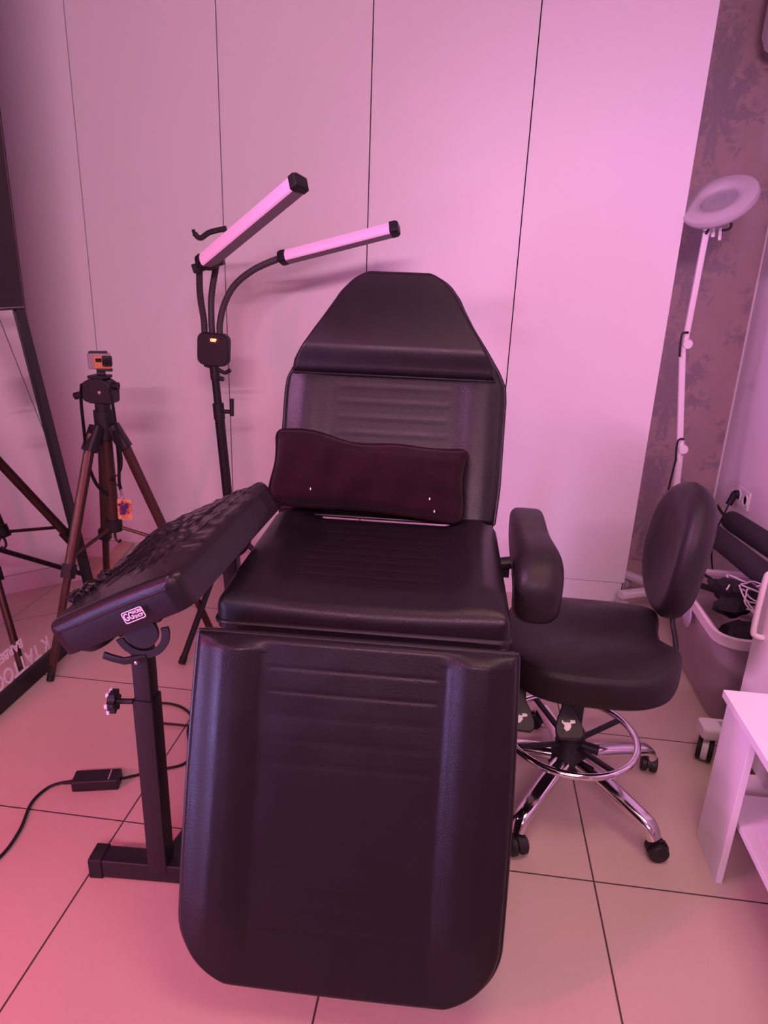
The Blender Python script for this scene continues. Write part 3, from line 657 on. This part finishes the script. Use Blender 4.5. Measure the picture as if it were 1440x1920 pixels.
# pale lettering on the glass, upside down
R180 = Matrix.Rotation(PI, 4, 'Z')
def on_glass(s, size, y, v, sx=1.):
    # reading direction: text x axis turned by half a circle, facing the room
    mx = MM @ Matrix(((-1, 0, 0, y), (0, -1, 0, v), (0, 0, 1, -.0094), (0, 0, 0, 1)))
    fx = (MM.to_3x3() @ V((1, 0, 0)));
    return text_bm(s, size, mx @ Matrix.Diagonal((sx, 1, 1, 1)), .0004, .001)
M3 = MM.to_3x3()
FL = 1 if M3.determinant() > 0 else -1
def glass_text(s, size, y, v, sx=1.):
    bm = text_bm(s, size, Matrix.Diagonal((sx, 1, 1, 1)), .0004, .0012)
    for q in bm.verts:
        # seen from the room the mirror's x axis runs left to right; upside down turns both axes round
        q.co = MM @ V((y - q.co.x, v - q.co.y, -.0094 + q.co.z))
    return bm
obj('lettering', glass_text('K TATTOO', .074, 1.862, .094, .80), 'letter', gl, smooth=False)
obj('lettering', glass_text('BARBERSHOP', .044, 1.765, .160, .92), 'letter', gl, smooth=False)
ca = thing('wall_cabinet', 'dark brown wall cupboard hanging just above the leaning mirror', 'cabinet', (-1.775, 1.8, 1.228))
obj('carcass', B((X0, 1.30, 1.232), (-1.590, 2.336, ZC - .002)), 'dark_wood', ca, smooth=False, bevel=.002)
for a, b in ((1.30, 1.817), (1.821, 2.340)):
    obj('door', B((-1.588, a, 1.228), (-1.568, b, ZC - .02)), 'dark_wood', ca, smooth=False, bevel=.002)
bd = obj('plank', B((-.035, 0, 0), (.035, .25, .012), frame((-1.635, 2.705, .0), V((.96, -.25, 0)).normalized(), V((.055, .205, .098)).normalized(), V((.055, .205, .098)).normalized().cross(V((.96, -.25, 0)).normalized()) * -1)), 'tan', bevel=.001)
tag(bd, 'small tan board propped against the wardrobe plinth behind the tripod', 'board')

# ------------------------------------------------------------------ magnifier lamp
mg = thing('magnifier_lamp', 'white magnifier lamp with round head on a jointed arm before the wallpaper', 'lamp', (.965, 2.96, 0))
bm = bmesh.new(); lathe(bm, [(0, .055), (.045, .055), (.05, .065), (.045, .10), (.025, .115), (0, .116)], Matrix.Translation((.965, 2.96, 0))); hubm = obj('base_hub', bm, 'white_plastic', mg)
for a in (200, 128, 56, -16, -88):
    d = V((math.cos(math.radians(a)), math.sin(math.radians(a)), 0)); p = V((.965, 2.96, .08))
    bm = bmesh.new(); sweep(bm, [p, p + d * .22 + V((0, 0, -.012))], rect(.045, .03, .008)); lg = obj('leg', bm, 'white_plastic', mg)
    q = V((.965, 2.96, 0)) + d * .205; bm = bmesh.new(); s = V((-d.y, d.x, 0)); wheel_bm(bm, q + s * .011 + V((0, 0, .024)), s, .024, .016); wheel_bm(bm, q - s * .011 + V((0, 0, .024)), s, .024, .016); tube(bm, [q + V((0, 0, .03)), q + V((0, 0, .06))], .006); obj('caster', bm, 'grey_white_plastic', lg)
J1, J2, J3 = V((.918, 2.95, .735)), V((.861, 2.95, 1.165)), V((.872, 2.95, 1.585))
obj('pole', T([(.965, 2.96, .10), J1 + V((.004, .0, -.03))], .016), 'white_plastic', mg)
bm = bmesh.new(); sweep(bm, [J1, J2 + V((0, 0, -.03))], rect(.024, .02, .004)); obj('lower_arm', bm, 'white_plastic', mg)
bm = bmesh.new(); sweep(bm, [J2 + V((.004, 0, .02)), J3], rect(.022, .02, .004)); obj('upper_arm', bm, 'white_plastic', mg)
for j in (J1, J2):
    bm = bmesh.new(); lathe(bm, [(0, -.018), (.018, -.018), (.022, 0), (.018, .018), (0, .018)], look(j + V((.012, 0, 0)), (0, -1, 0)), 18); tube(bm, [j + V((0, 0, -.035)), j + V((.003, 0, .035))], .012); jo = obj('joint', bm, 'white_plastic', mg)
    obj('wire', T([j + V((.006, -.014, .045)), j + V((-.016, -.018, .04)), j + V((-.018, -.018, 0)), j + V((-.012, -.016, -.05))], .0045, 8, smooth=5), 'cable_black', jo)
obj('wire', T([J1 + V((-.012, -.016, -.04)), J1 + V((-.016, -.016, -.10)), J1 + V((-.02, -.018, -.22)), J1 + V((.0, -.02, -.45)), (.94, 2.93, .13)], .0045, 8, smooth=6), 'cable_black', mg)
# camera axes used only to orient the head as photographed
hn = V((.10 * .0, 0, 0))
hc = V((.902, 2.95, 1.688)); HN = V((-.47, -.50, .72)).normalized()
HM = look(hc, HN)
bm = bmesh.new(); lathe(bm, [(.066, -.012), (.10, -.018), (.128, -.014), (.137, .0), (.134, .016), (.10, .024), (.070, .020), (.064, .010)], HM, 48)
bm2 = bmesh.new(); n = 48
pr = [(.066, -.014), (.10, -.020), (.128, -.016), (.137, .0), (.134, .016), (.10, .024), (.070, .020), (.064, .008)]
ring_loft(bm2, [[HM @ V((r * math.cos(2 * PI * i / n), r * math.sin(2 * PI * i / n), z)) for r, z in pr] for i in range(n)], closed=True); bm.free()
hdm = obj('lamp_head', bm2, 'grey_white_plastic', mg, angle=60)  # head greyer than the white arms: its dimmer lighting is put into the colour
obj('lens', lathe(bmesh.new(), [(0, 0), (.067, 0), (.067, .003), (0, .006)], HM, 40), 'glass_lens', hdm)
bm = bmesh.new(); tube(bm, [J3 + V((0, 0, -.01)), J3 + V((.012, -.005, .03)), hc + HM.to_3x3() @ V((0, -.12, -.01))], .014, smooth=3)
tube(bm, [J3 + V((.02, -.01, .012)), J3 + V((.024, -.012, -.02))], .007); tube(bm, [J3 + V((.045, -.012, .014)), J3 + V((.05, -.012, -.03))], .006); obj('yoke', bm, 'white_plastic', mg)
obj('wire', T([J3 + V((-.004, -.016, -.01)), J3 + V((.005, -.03, .018)), J3 + V((.04, -.045, .034)), J3 + V((.075, -.03, .028)), J3 + V((.075, -.02, .01)), J3 + V((.05, -.012, .004))], .0045, 8, smooth=6), 'cable_black', mg)

# ------------------------------------------------------------------ stool
SX, SY = .364, 1.652
st = thing('wheeled_stool', 'black saddle stool with oval backrest and chrome five-star base on casters', 'stool', (SX, SY, 0))
angs = [-122, -48, 24, 99, 170]
bm = bmesh.new(); lathe(bm, [(0, .085), (.05, .085), (.056, .10), (.05, .135), (.04, .15), (.034, .20), (.034, .205), (0, .206)], Matrix.Translation((SX, SY, 0))); obj('hub', bm, 'plastic_black', st)
for a in angs:
    d = V((math.cos(math.radians(a)), math.sin(math.radians(a)), 0)); o0 = V((SX, SY, 0))
    P = smooth_pts([o0 + d * .035 + V((0, 0, .118)), o0 + d * .12 + V((0, 0, .112)), o0 + d * .22 + V((0, 0, .096)), o0 + d * .268 + V((0, 0, .084)), o0 + d * .287 + V((0, 0, .058))], 6)
    bm = sweep(bmesh.new(), P, rect(.046, .032, .015, 4), scale=[1.12 - .25 * i / (len(P) - 1) for i in range(len(P))]); lg = obj('leg', bm, 'chrome', st)
    q = o0 + d * .287; e = V((math.cos(math.radians(a + 55)), math.sin(math.radians(a + 55)), 0)); s = V((-e.y, e.x, 0)); q2 = q + e * .012
    bm = bmesh.new(); wheel_bm(bm, q2 + s * .0135 + V((0, 0, .025)), s, .025, .02); wheel_bm(bm, q2 - s * .0135 + V((0, 0, .025)), s, .025, .02)
    hood = [(q2 + s * y + V((e.x * .028 * math.cos(t), e.y * .028 * math.cos(t), .027 + .028 * math.sin(t)))) for y in (-.006, .006) for t in [PI * i / 8 for i in range(9)]]
    ring_loft(bm, [hood[:9], hood[9:]]); tube(bm, [q + V((0, 0, .03)), q + V((0, 0, .066))], .007); obj('caster', bm, 'plastic_black', lg)
obj('column', T([(SX, SY, .17), (SX, SY, .42)], .0175, 18), 'chrome', st)
obj('column_sleeve', T([(SX, SY, .19), (SX, SY, .34)], .0235, 18), 'plastic_black', st)
bm = T([(SX - .006 + .178 * math.cos(2 * PI * i / 64), SY - .006 + .178 * math.sin(2 * PI * i / 64), .196) for i in range(64)], .0095, 12, closed=True); fr = obj('foot_ring', bm, 'chrome', st)
for a in (30, 120, 210, 300):
    d = V((math.cos(math.radians(a)), math.sin(math.radians(a)), 0)); bm = bmesh.new(); sweep(bm, [V((SX, SY, .165)) + d * .03, V((SX, SY, .194)) + d * .172], rect(.016, .010, .003)); obj('ring_spoke', bm, 'plastic_black', fr)
bm = bmesh.new(); lathe(bm, [(0, .15), (.038, .15), (.042, .165), (.038, .185), (0, .186)], Matrix.Translation((SX, SY, 0))); tube(bm, [(SX + .03, SY - .02, .17), (SX + .07, SY - .035, .17)], .014); obj('ring_clamp', bm, 'plastic_black', st)
bm = bmesh.new(); box(bm, (SX - .09, SY - .09, .402), (SX + .09, SY + .09, .416)); box(bm, (SX - .05, SY - .05, .375), (SX + .06, SY + .05, .402)); obj('mechanism', bm, 'plastic_black', st, smooth=False, bevel=.003)
# seat: superellipse with side lobes
SCX, SCY = .372, 1.662
def seat_bm():
    bm = bmesh.new(); n = 72; ring = []
    for i in range(n):
        t = 2 * PI * i / n; c, s = math.cos(t), math.sin(t); k = 2 / 3.2
        x = .215 * math.copysign(abs(c) ** k, c); y = .228 * math.copysign(abs(s) ** k, s)
        if x > 0: x -= .030 * math.exp(-((y - .015) / .07) ** 2) * (x / .215)
        ring.append((x, y))
    def top(x, y): return .505 + .016 * math.cos(y / .228 * 2 * PI + PI) * sstep(-.2, .12, x) * .7 + .010 * (x / .2) - .012 * (y / .228 < -2)
    R = []
    for f, dz in ((.62, -.092), (.86, -.090), (.95, -.084), (.99, -.074), (1., -.060), (1., -.030), (.992, -.014), (.972, -.004), (.935, 0.), (.8, .0), (.65, .0), (.45, -.001), (.25, -.002), (.08, -.003)):
        R.append([V((SCX + x * f, SCY + y * f, top(x * f, y * f) + dz)) for x, y in ring])
    return ring_loft(bm, R)
obj('seat', seat_bm(), 'leather_soft', st, angle=0)
# backrest
bx_, by_, bz_ = .607, 1.79, .705
bdir = V((.11, .03, 1)).normalized(); bnr = V((-1, -.0, .0)); bnr = (bnr - bdir * bnr.dot(bdir)).normalized(); bsd = bdir.cross(bnr)
BKM = frame((bx_, by_, bz_), bsd, bdir, bnr)
bm = bmesh.new(); n = 56; R = []
for f, z in ((.30, -.048), (.6, -.046), (.85, -.036), (.96, -.02), (1., .0), (.985, .02), (.93, .034), (.84, .040), (.65, .036), (.4, .032), (.15, .030)):
    rr = []
    for i in range(n):
        t = 2 * PI * i / n; c, s = math.cos(t), math.sin(t); k = 2 / 2.3
        rr.append(BKM @ V((.165 * f * math.copysign(abs(c) ** k, c), .185 * f * math.copysign(abs(s) ** k, s), z + .02 * (f * c) ** 2)))
    R.append(rr)
ring_loft(bm, R); obj('backrest', bm, 'leather_soft', st, angle=0)
bm = sweep(bmesh.new(), smooth_pts([BKM @ V((0, -.10, -.046)), (.604, 1.745, .535), (.612, 1.715, .475), (.612, 1.70, .440), (.565, 1.69, .408), (.46, 1.66, .404)], 6), rect(.008, .022, .003)); obj('back_support', bm, 'steel_black', st)
# two paddle levers with peeling labels
for (x0, y0, z0), (x1, y1, z1) in (((.300, 1.53, .43), (.312, 1.42, .338)), ((.195, 1.53, .43), (.193, 1.42, .346))):
    a, b = V((x0, y0, z0)), V((x1, y1, z1)); d = (b - a).normalized(); s = V((1, 0, 0)); s = (s - d * s.dot(d)).normalized(); up = s.cross(d)
    if up.y > 0: up = -up
    FM = frame(a, s, d, up); L = (b - a).length
    out = []
    wtab2 = [(0, .011), (.45, .012), (.62, .024), (.80, .033), (.93, .033), (1.0, .024)]
    sv = [0, .2, .45, .55, .62, .7, .8, .88, .93, .97, 1.0]
    out = [(interp(t, wtab2), t * L) for t in sv] + [(-interp(t, wtab2), t * L) for t in sv[::-1]]
    bm = prism(bmesh.new(), out, .014, FM @ Matrix.Translation((0, 0, -.007))); lv_ = obj('lever', bm, 'plastic_black', st, bevel=.003)
    stk = [(-.014, .70), (-.008, .70), (-.008, .69), (.012, .695), (.013, .74), (.003, .76), (.004, .80), (-.001, .86), (-.007, .88), (-.011, .83), (-.009, .78), (-.014, .74)]
    bm = prism(bmesh.new(), [(x * 1.2, t * L) for x, t in stk], .0006, FM @ Matrix.Translation((0, 0, .0071))); sk = obj('torn_label', bm, 'sticker', lv_, smooth=False)
    bm = prism(bmesh.new(), [(-.015, .692 * L), (.004, .685 * L), (.003, .735 * L), (-.012, .73 * L)], .0006, FM @ Matrix.Translation((0, 0, .0076))); obj('print', bm, 'green_print', sk, smooth=False)

# ------------------------------------------------------------------ clear bin with its contents
bn_ = thing('storage_bin', 'clear plastic storage bin heaped with cables and black pouches beside the stool', 'bin', (1.08, 2.33, 0))
def rr_loop(x0, x1, y0, y1, r, z, k=5): return [V(((x0 + x1) / 2 + a, (y0 + y1) / 2 + b, z)) for a, b in rect(x1 - x0, y1 - y0, r, k)]
bxs = (.872, 1.255, 2.045, 2.60)
bm = bmesh.new()
outer = [rr_loop(bxs[0] + .028, bxs[1] - .024, bxs[2] + .024, bxs[3] - .024, .05, .006), rr_loop(*bxs, .06, .315)]
inner = [rr_loop(bxs[0] + .003, bxs[1] - .003, bxs[2] + .003, bxs[3] - .003, .057, .315), rr_loop(bxs[0] + .032, bxs[1] - .028, bxs[2] + .028, bxs[3] - .028, .046, .010)]
ring_loft(bm, outer + inner); obj('tub', bm, 'clear', bn_)
bm = bmesh.new(); ring_loft(bm, [rr_loop(bxs[0] - .016, bxs[1] + .016, bxs[2] - .016, bxs[3] + .016, .075, .296), rr_loop(bxs[0] - .018, bxs[1] + .018, bxs[2] - .018, bxs[3] + .018, .077, .33), rr_loop(bxs[0] - .010, bxs[1] + .010, bxs[2] - .010, bxs[3] + .010, .07, .334), rr_loop(bxs[0] + .002, bxs[1] - .002, bxs[2] + .002, bxs[3] - .002, .06, .326), rr_loop(bxs[0] + .001, bxs[1] - .001, bxs[2] + .001, bxs[3] - .001, .06, .300)], closed=True)
rim_m = mat('frosted_rim', (.72, .6, .66), .35, alpha=.8); obj('rim', bm, rim_m, bn_)
bm = bmesh.new(); lathe(bm, [(0, 0), (.030, 0), (.034, .004), (.030, .009), (0, .010)], look((.862, 2.335, .262), (-1, 0, 0)) @ Matrix.Diagonal((1.15, 1.45, 1, 1))); obj('latch', bm, 'lilac', bn_)
def lump(nm, label, cat, c, sc, seed, m, amp=.2, group=None):
    bm = bmesh.new(); bmesh.ops.create_icosphere(bm, subdivisions=3, radius=1.)
    rn = random.Random(seed); ph_ = [(rn.uniform(1, 4), rn.uniform(1, 4), rn.uniform(1, 4), rn.uniform(0, 6)) for _ in range(7)]
    for q in bm.verts:
        d = sum(math.sin(a * q.co.x + b * q.co.y + e * q.co.z + f) for a, b, e, f in ph_) / 7
        q.co = V((q.co.x * sc[0], q.co.y * sc[1], q.co.z * sc[2])) * (1 + amp * d * 1.6 + amp * .35 * abs(math.sin(7 * q.co.x + 5 * q.co.z + seed)) * math.sin(8 * q.co.y - 6 * q.co.z) + rn.uniform(-.07, .07)) + V(c)
    return tag(obj(nm, bm, m, angle=22), label, cat, group)
lump('pouch', 'black fabric pouch with straps slumped on the bin rim', 'pouch', (.985, 2.30, .352), (.070, .065, .060), 4, 'bag_black', .5)
pch = bpy.data.objects['pouch']
bm = bmesh.new(); sweep(bm, smooth_pts([(.96, 2.36, .35), (.90, 2.40, .352), (.84, 2.44, .35), (.80, 2.47, .345)], 5), rect(.006, .022)); obj('strap', bm, 'bag_black', pch)
bm = bmesh.new(); sweep(bm, smooth_pts([(.97, 2.38, .365), (.92, 2.48, .375), (.88, 2.56, .38)], 5), rect(.005, .010)); obj('strap', bm, 'bag_black', pch)
lump('cloth_bag', 'black cloth bag filling the near end of the clear bin', 'bag', (1.06, 2.17, .262), (.13, .09, .055), 9, 'bag_black', .3)
lump('folded_bag', 'dark bundle deep inside the clear bin', 'bag', (1.08, 2.30, .135), (.11, .16, .10), 12, 'bag_black', .2)
bm = B((-.035, -.05, -.014), (.035, .05, .014), Matrix.Translation((1.085, 2.27, .335)) @ Euler((.35, .2, .5)).to_matrix().to_4x4()); tag(obj('charger_block', bm, 'lilac', bevel=.004), 'lilac charger block lying among the white cables in the bin', 'charger')
wc = thing('cable_tangle', 'tangle of thin white cables spilling over the bin', 'cable', (1.06, 2.26, .33))
rn = random.Random(21)
for i in range(7):
    c = V((1.05 + rn.uniform(-.04, .06), 2.20 + rn.uniform(-.05, .10), .335 + rn.uniform(0, .02))); P = []
    for k_ in range(9):
        a = rn.uniform(0, 6.28) if k_ == 0 else a + rn.uniform(.6, 1.1); r_ = rn.uniform(.035, .10); P.append(c + V((r_ * math.cos(a), r_ * math.sin(a), .03 * math.sin(a * .7 + i) + .035 + rn.uniform(-.01, .02))))
    obj('cable', T(P, .0028, 8, smooth=7), 'cable_white', wc)
for i, (a, b, lab) in enumerate((((1.045, 2.86, .425), (1.155, 2.14, .405), 'dark foam roll lying over the bin, nearer the camera'), ((1.155, 2.90, .455), (1.255, 2.22, .46), 'dark foam roll lying over the bin, against the white wall'))):
    a, b = V(a), V(b); d = (b - a).normalized(); bm = lathe(bmesh.new(), [(0, 0), (.030, .001), (.040, .012), (.043, .05), (.043, (b - a).length - .03), (.036, (b - a).length - .004), (0, (b - a).length)], look(a, d), 20)
    rl = thing('foam_roll', lab, 'roll', a, 0, 'dark foam rolls')
    obj('roll_body', bm, 'tube_dark', rl)
    bm = bmesh.new(); tube(bm, [a - d * .0, a - d * .03 + V((-.012, .01, .012)), a - d * .06 + V((-.02, .02, .035))], .006, 8, smooth=4); obj('tie_cord', bm, 'bag_black', rl)

# ------------------------------------------------------------------ white trolley
tr = thing('trolley', 'white wheeled trolley with side handle behind the low white table', 'trolley', (1.06, 1.83, 0))
obj('body', B((.872, 1.62, .17), (1.24, 1.86, .74)), 'white_wood', tr, smooth=False, bevel=.003)
for y0, y1 in ((1.842, 1.915), (1.59, 1.663)):
    bm = bmesh.new(); sweep(bm, [(.792, (y0 + y1) / 2, .098), (.80, (y0 + y1) / 2, .098), (1.25, (y0 + y1) / 2, .098), (1.262, (y0 + y1) / 2, .098)], rect(y1 - y0, .042, .012, 4), scale=[.8, 1, 1, .8]); obj('base_frame', bm, 'white_plastic', tr)
bm = bmesh.new(); box(bm, (.868, 1.60, .119), (1.245, 1.90, .172)); obj('skirt', bm, 'white_plastic', tr, smooth=False)
obj('handle', T([(.872, 1.80, .66), (.85, 1.80, .655), (.842, 1.80, .63), (.842, 1.80, .49), (.85, 1.80, .468), (.872, 1.80, .462)], .008, 10, smooth=5), 'white_plastic', tr)
obj('slot', B((.845, 1.864, .1175), (.90, 1.894, .1196)), 'lilac', tr, smooth=False)
for x, y in ((.815, 1.868), (1.24, 1.868), (.815, 1.626), (1.24, 1.626)):
    ax = V((.92, -.40, 0)).normalized(); q = V((x, y, .036)); bm = bmesh.new(); lathe(bm, [(0, -.009), (.034, -.009), (.036, -.004), (.036, .004), (.034, .009), (0, .009)], look(q, ax), 24); tube(bm, [q + V((0, 0, .02)), q + V((0, 0, .06))], .010); cs = obj('caster', bm, 'white_plastic', tr)
    for s in (-1, 1):
        bm = bmesh.new(); lathe(bm, [(0, -.007), (.033, -.007), (.036, -.004), (.036, .004), (.033, .007), (0, .007)], look(q + ax * .0165 * s, ax), 24); obj('tyre', bm, 'rubber', cs)

# ------------------------------------------------------------------ low white table
lt = thing('low_table', 'low white table with slab legs and open shelf at the right edge', 'table', (.95, 1.15, 0))
obj('table_top', B((.686, .74, .420), (1.14, 1.545, .440)), 'white_wood', lt, smooth=False, bevel=.001)
obj('shelf', B((.722, .80, .155), (1.12, 1.50, .172)), 'white_wood', lt, smooth=False, bevel=.001)
obj('slab_leg', B((.695, 1.38, 0), (.711, 1.53, .420)), 'white_wood', lt, smooth=False, bevel=.001)
obj('slab_leg', B((1.105, 1.38, 0), (1.121, 1.53, .420)), 'white_wood', lt, smooth=False, bevel=.001)
obj('slab_leg', B((.695, .76, 0), (.711, .91, .420)), 'white_wood', lt, smooth=False, bevel=.001)
obj('slab_leg', B((1.105, .76, 0), (1.121, .91, .420)), 'white_wood', lt, smooth=False, bevel=.001)
ps = thing('printed_sheet', 'white sheet with red and violet print lying on the low table shelf', 'paper', (.86, 1.2, .172))
obj('sheet', B((.755, 1.05, .1722), (.95, 1.36, .1735)), 'paper', ps, smooth=False)
rn = random.Random(5); bmr, bmv = bmesh.new(), bmesh.new()
for i in range(16):
    x = .775 + .05 * rn.random(); y = 1.10 + .21 * i / 16; t = bmr if i % 3 else bmv
    prism(t, [(x + dx * rn.uniform(.5, 1.2), y + dy * rn.uniform(.5, 1.2)) for dx, dy in ((0, 0), (.012, .003), (.016, .010), (.006, .014), (-.004, .008))], .0003, Matrix.Translation((0, 0, .1736)))
obj('red_print', bmr, 'red_print', ps, smooth=False); obj('violet_print', bmv, 'violet_print', ps, smooth=False)

# ------------------------------------------------------------------ power adapter on the floor
pa = thing('power_adapter', 'black power adapter lying on the floor with its looping cords', 'adapter', (-.94, 1.45, 0))
AM = Matrix.Translation((-.935, 1.452, 0)) @ Matrix.Rotation(math.radians(14), 4, 'Z')
obj('brick', B((-.062, -.026, 0), (.062, .026, .034), AM), 'plastic_black', pa, bevel=.005)
obj('rating_label', B((.034, -.02, .034), (.037, .02, .0345), AM), 'lilac', pa, smooth=False)
obj('cord', T([(-.995, 1.437, .015), (-1.03, 1.43, .012), (-1.06, 1.41, .006), (-1.068, 1.352, .005), (-1.04, 1.26, .005), (-1.036, 1.17, .005), (-1.08, 1.05, .005), (-1.15, .9, .005)], .004, 8, smooth=8), 'cable_black', pa)
obj('strain_relief', T([(-.99, 1.438, .016), (-1.025, 1.431, .012)], .007, 8, scale=[1, .6]), 'rubber', pa)
obj('cord', T([(-.875, 1.468, .016), (-.85, 1.497, .006), (-.80, 1.53, .005), (-.73, 1.575, .005), (-.755, 1.66, .005), (-.783, 1.72, .005), (-.80, 1.79, .005), (-.86, 1.835, .005), (-.93, 1.84, .005), (-.96, 1.80, .005), (-.90, 1.745, .005), (-.83, 1.735, .009), (-.77, 1.745, .005), (-.66, 1.77, .005), (-.52, 1.80, .005)], .004, 8, smooth=8), 'cable_black', pa)

# ------------------------------------------------------------------ light
def area(name, loc, tgt, sx, sy, col, e, spread=180):
    l = bpy.data.lights.new(name, 'AREA'); l.shape = 'RECTANGLE'; l.size = sx; l.size_y = sy; l.color = col; l.energy = e; l.spread = math.radians(spread)
    o = bpy.data.objects.new(name, l); C.objects.link(o); o.location = loc
    o.rotation_euler = (V(tgt) - V(loc)).to_track_quat('-Z', 'Y').to_euler(); return o
area('ceiling_panel_light', (.45, .9, 2.55), (.45, 1.1, 0), .9, .8, (1., .60, .50), 5.2, 95)
area('led_strip_front', (.05, -1.7, 2.4), (-1.15, 2.7, 1.35), 1.8, .06, (1., .49, .71), 37, 105)
area('fill_light_left', (-1.92, .6, 2.45), (1.3, 2.4, .95), 1.3, .05, (1., .38, .86), 21, 60)  # added fill without a fixture, lifts the right wall and the table leg
area('led_strip_violet', (-1.80, -.45, .62), (-.2, 1.1, .75), .12, 1.0, (.46, .38, 1.), 5, 60)
area('led_strip_red', (-1.80, -.2, 1.35), (-.9, .8, .0), .05, .6, (1., .02, .22), 12, 110)
area('red_fill_right', (1.25, 1.45, .95), (1.30, 2.6, .8), .3, .04, (1., .10, .32), 1.2)  # added red source out of view, tints the lower right wall
W = bpy.data.worlds.new('room_ambient'); bpy.context.scene.world = W; W.use_nodes = True
W.node_tree.nodes['Background'].inputs[0].default_value = (.9, .35, .6, 1); W.node_tree.nodes['Background'].inputs[1].default_value = .05

# ------------------------------------------------------------------ camera
cd = bpy.data.cameras.new('camera'); cam = bpy.data.objects.new('camera', cd); C.objects.link(cam)
p_, r_, y_ = .3278, -.0390, -.1108
fwd = V((math.sin(y_) * math.cos(p_), math.cos(y_) * math.cos(p_), -math.sin(p_))); right = V((math.cos(y_), -math.sin(y_), 0)); down = fwd.cross(right)
c_, s_ = math.cos(r_), math.sin(r_); rr_ = right * c_ + down * s_; dd_ = -right * s_ + down * c_
cam.matrix_world = frame(V((0, 0, 1.3634)), rr_, -dd_, -fwd)
cd.sensor_fit = 'VERTICAL'; cd.sensor_height = 36; cd.lens = 1278 * 36 / 1920; cd.clip_start = .02
sc = bpy.context.scene; sc.camera = cam
vs_ = sc.view_settings; vs_.view_transform = 'Standard'; vs_.look = 'None'; vs_.gamma = 1; vs_.use_curve_mapping = False; vs_.exposure = 0.
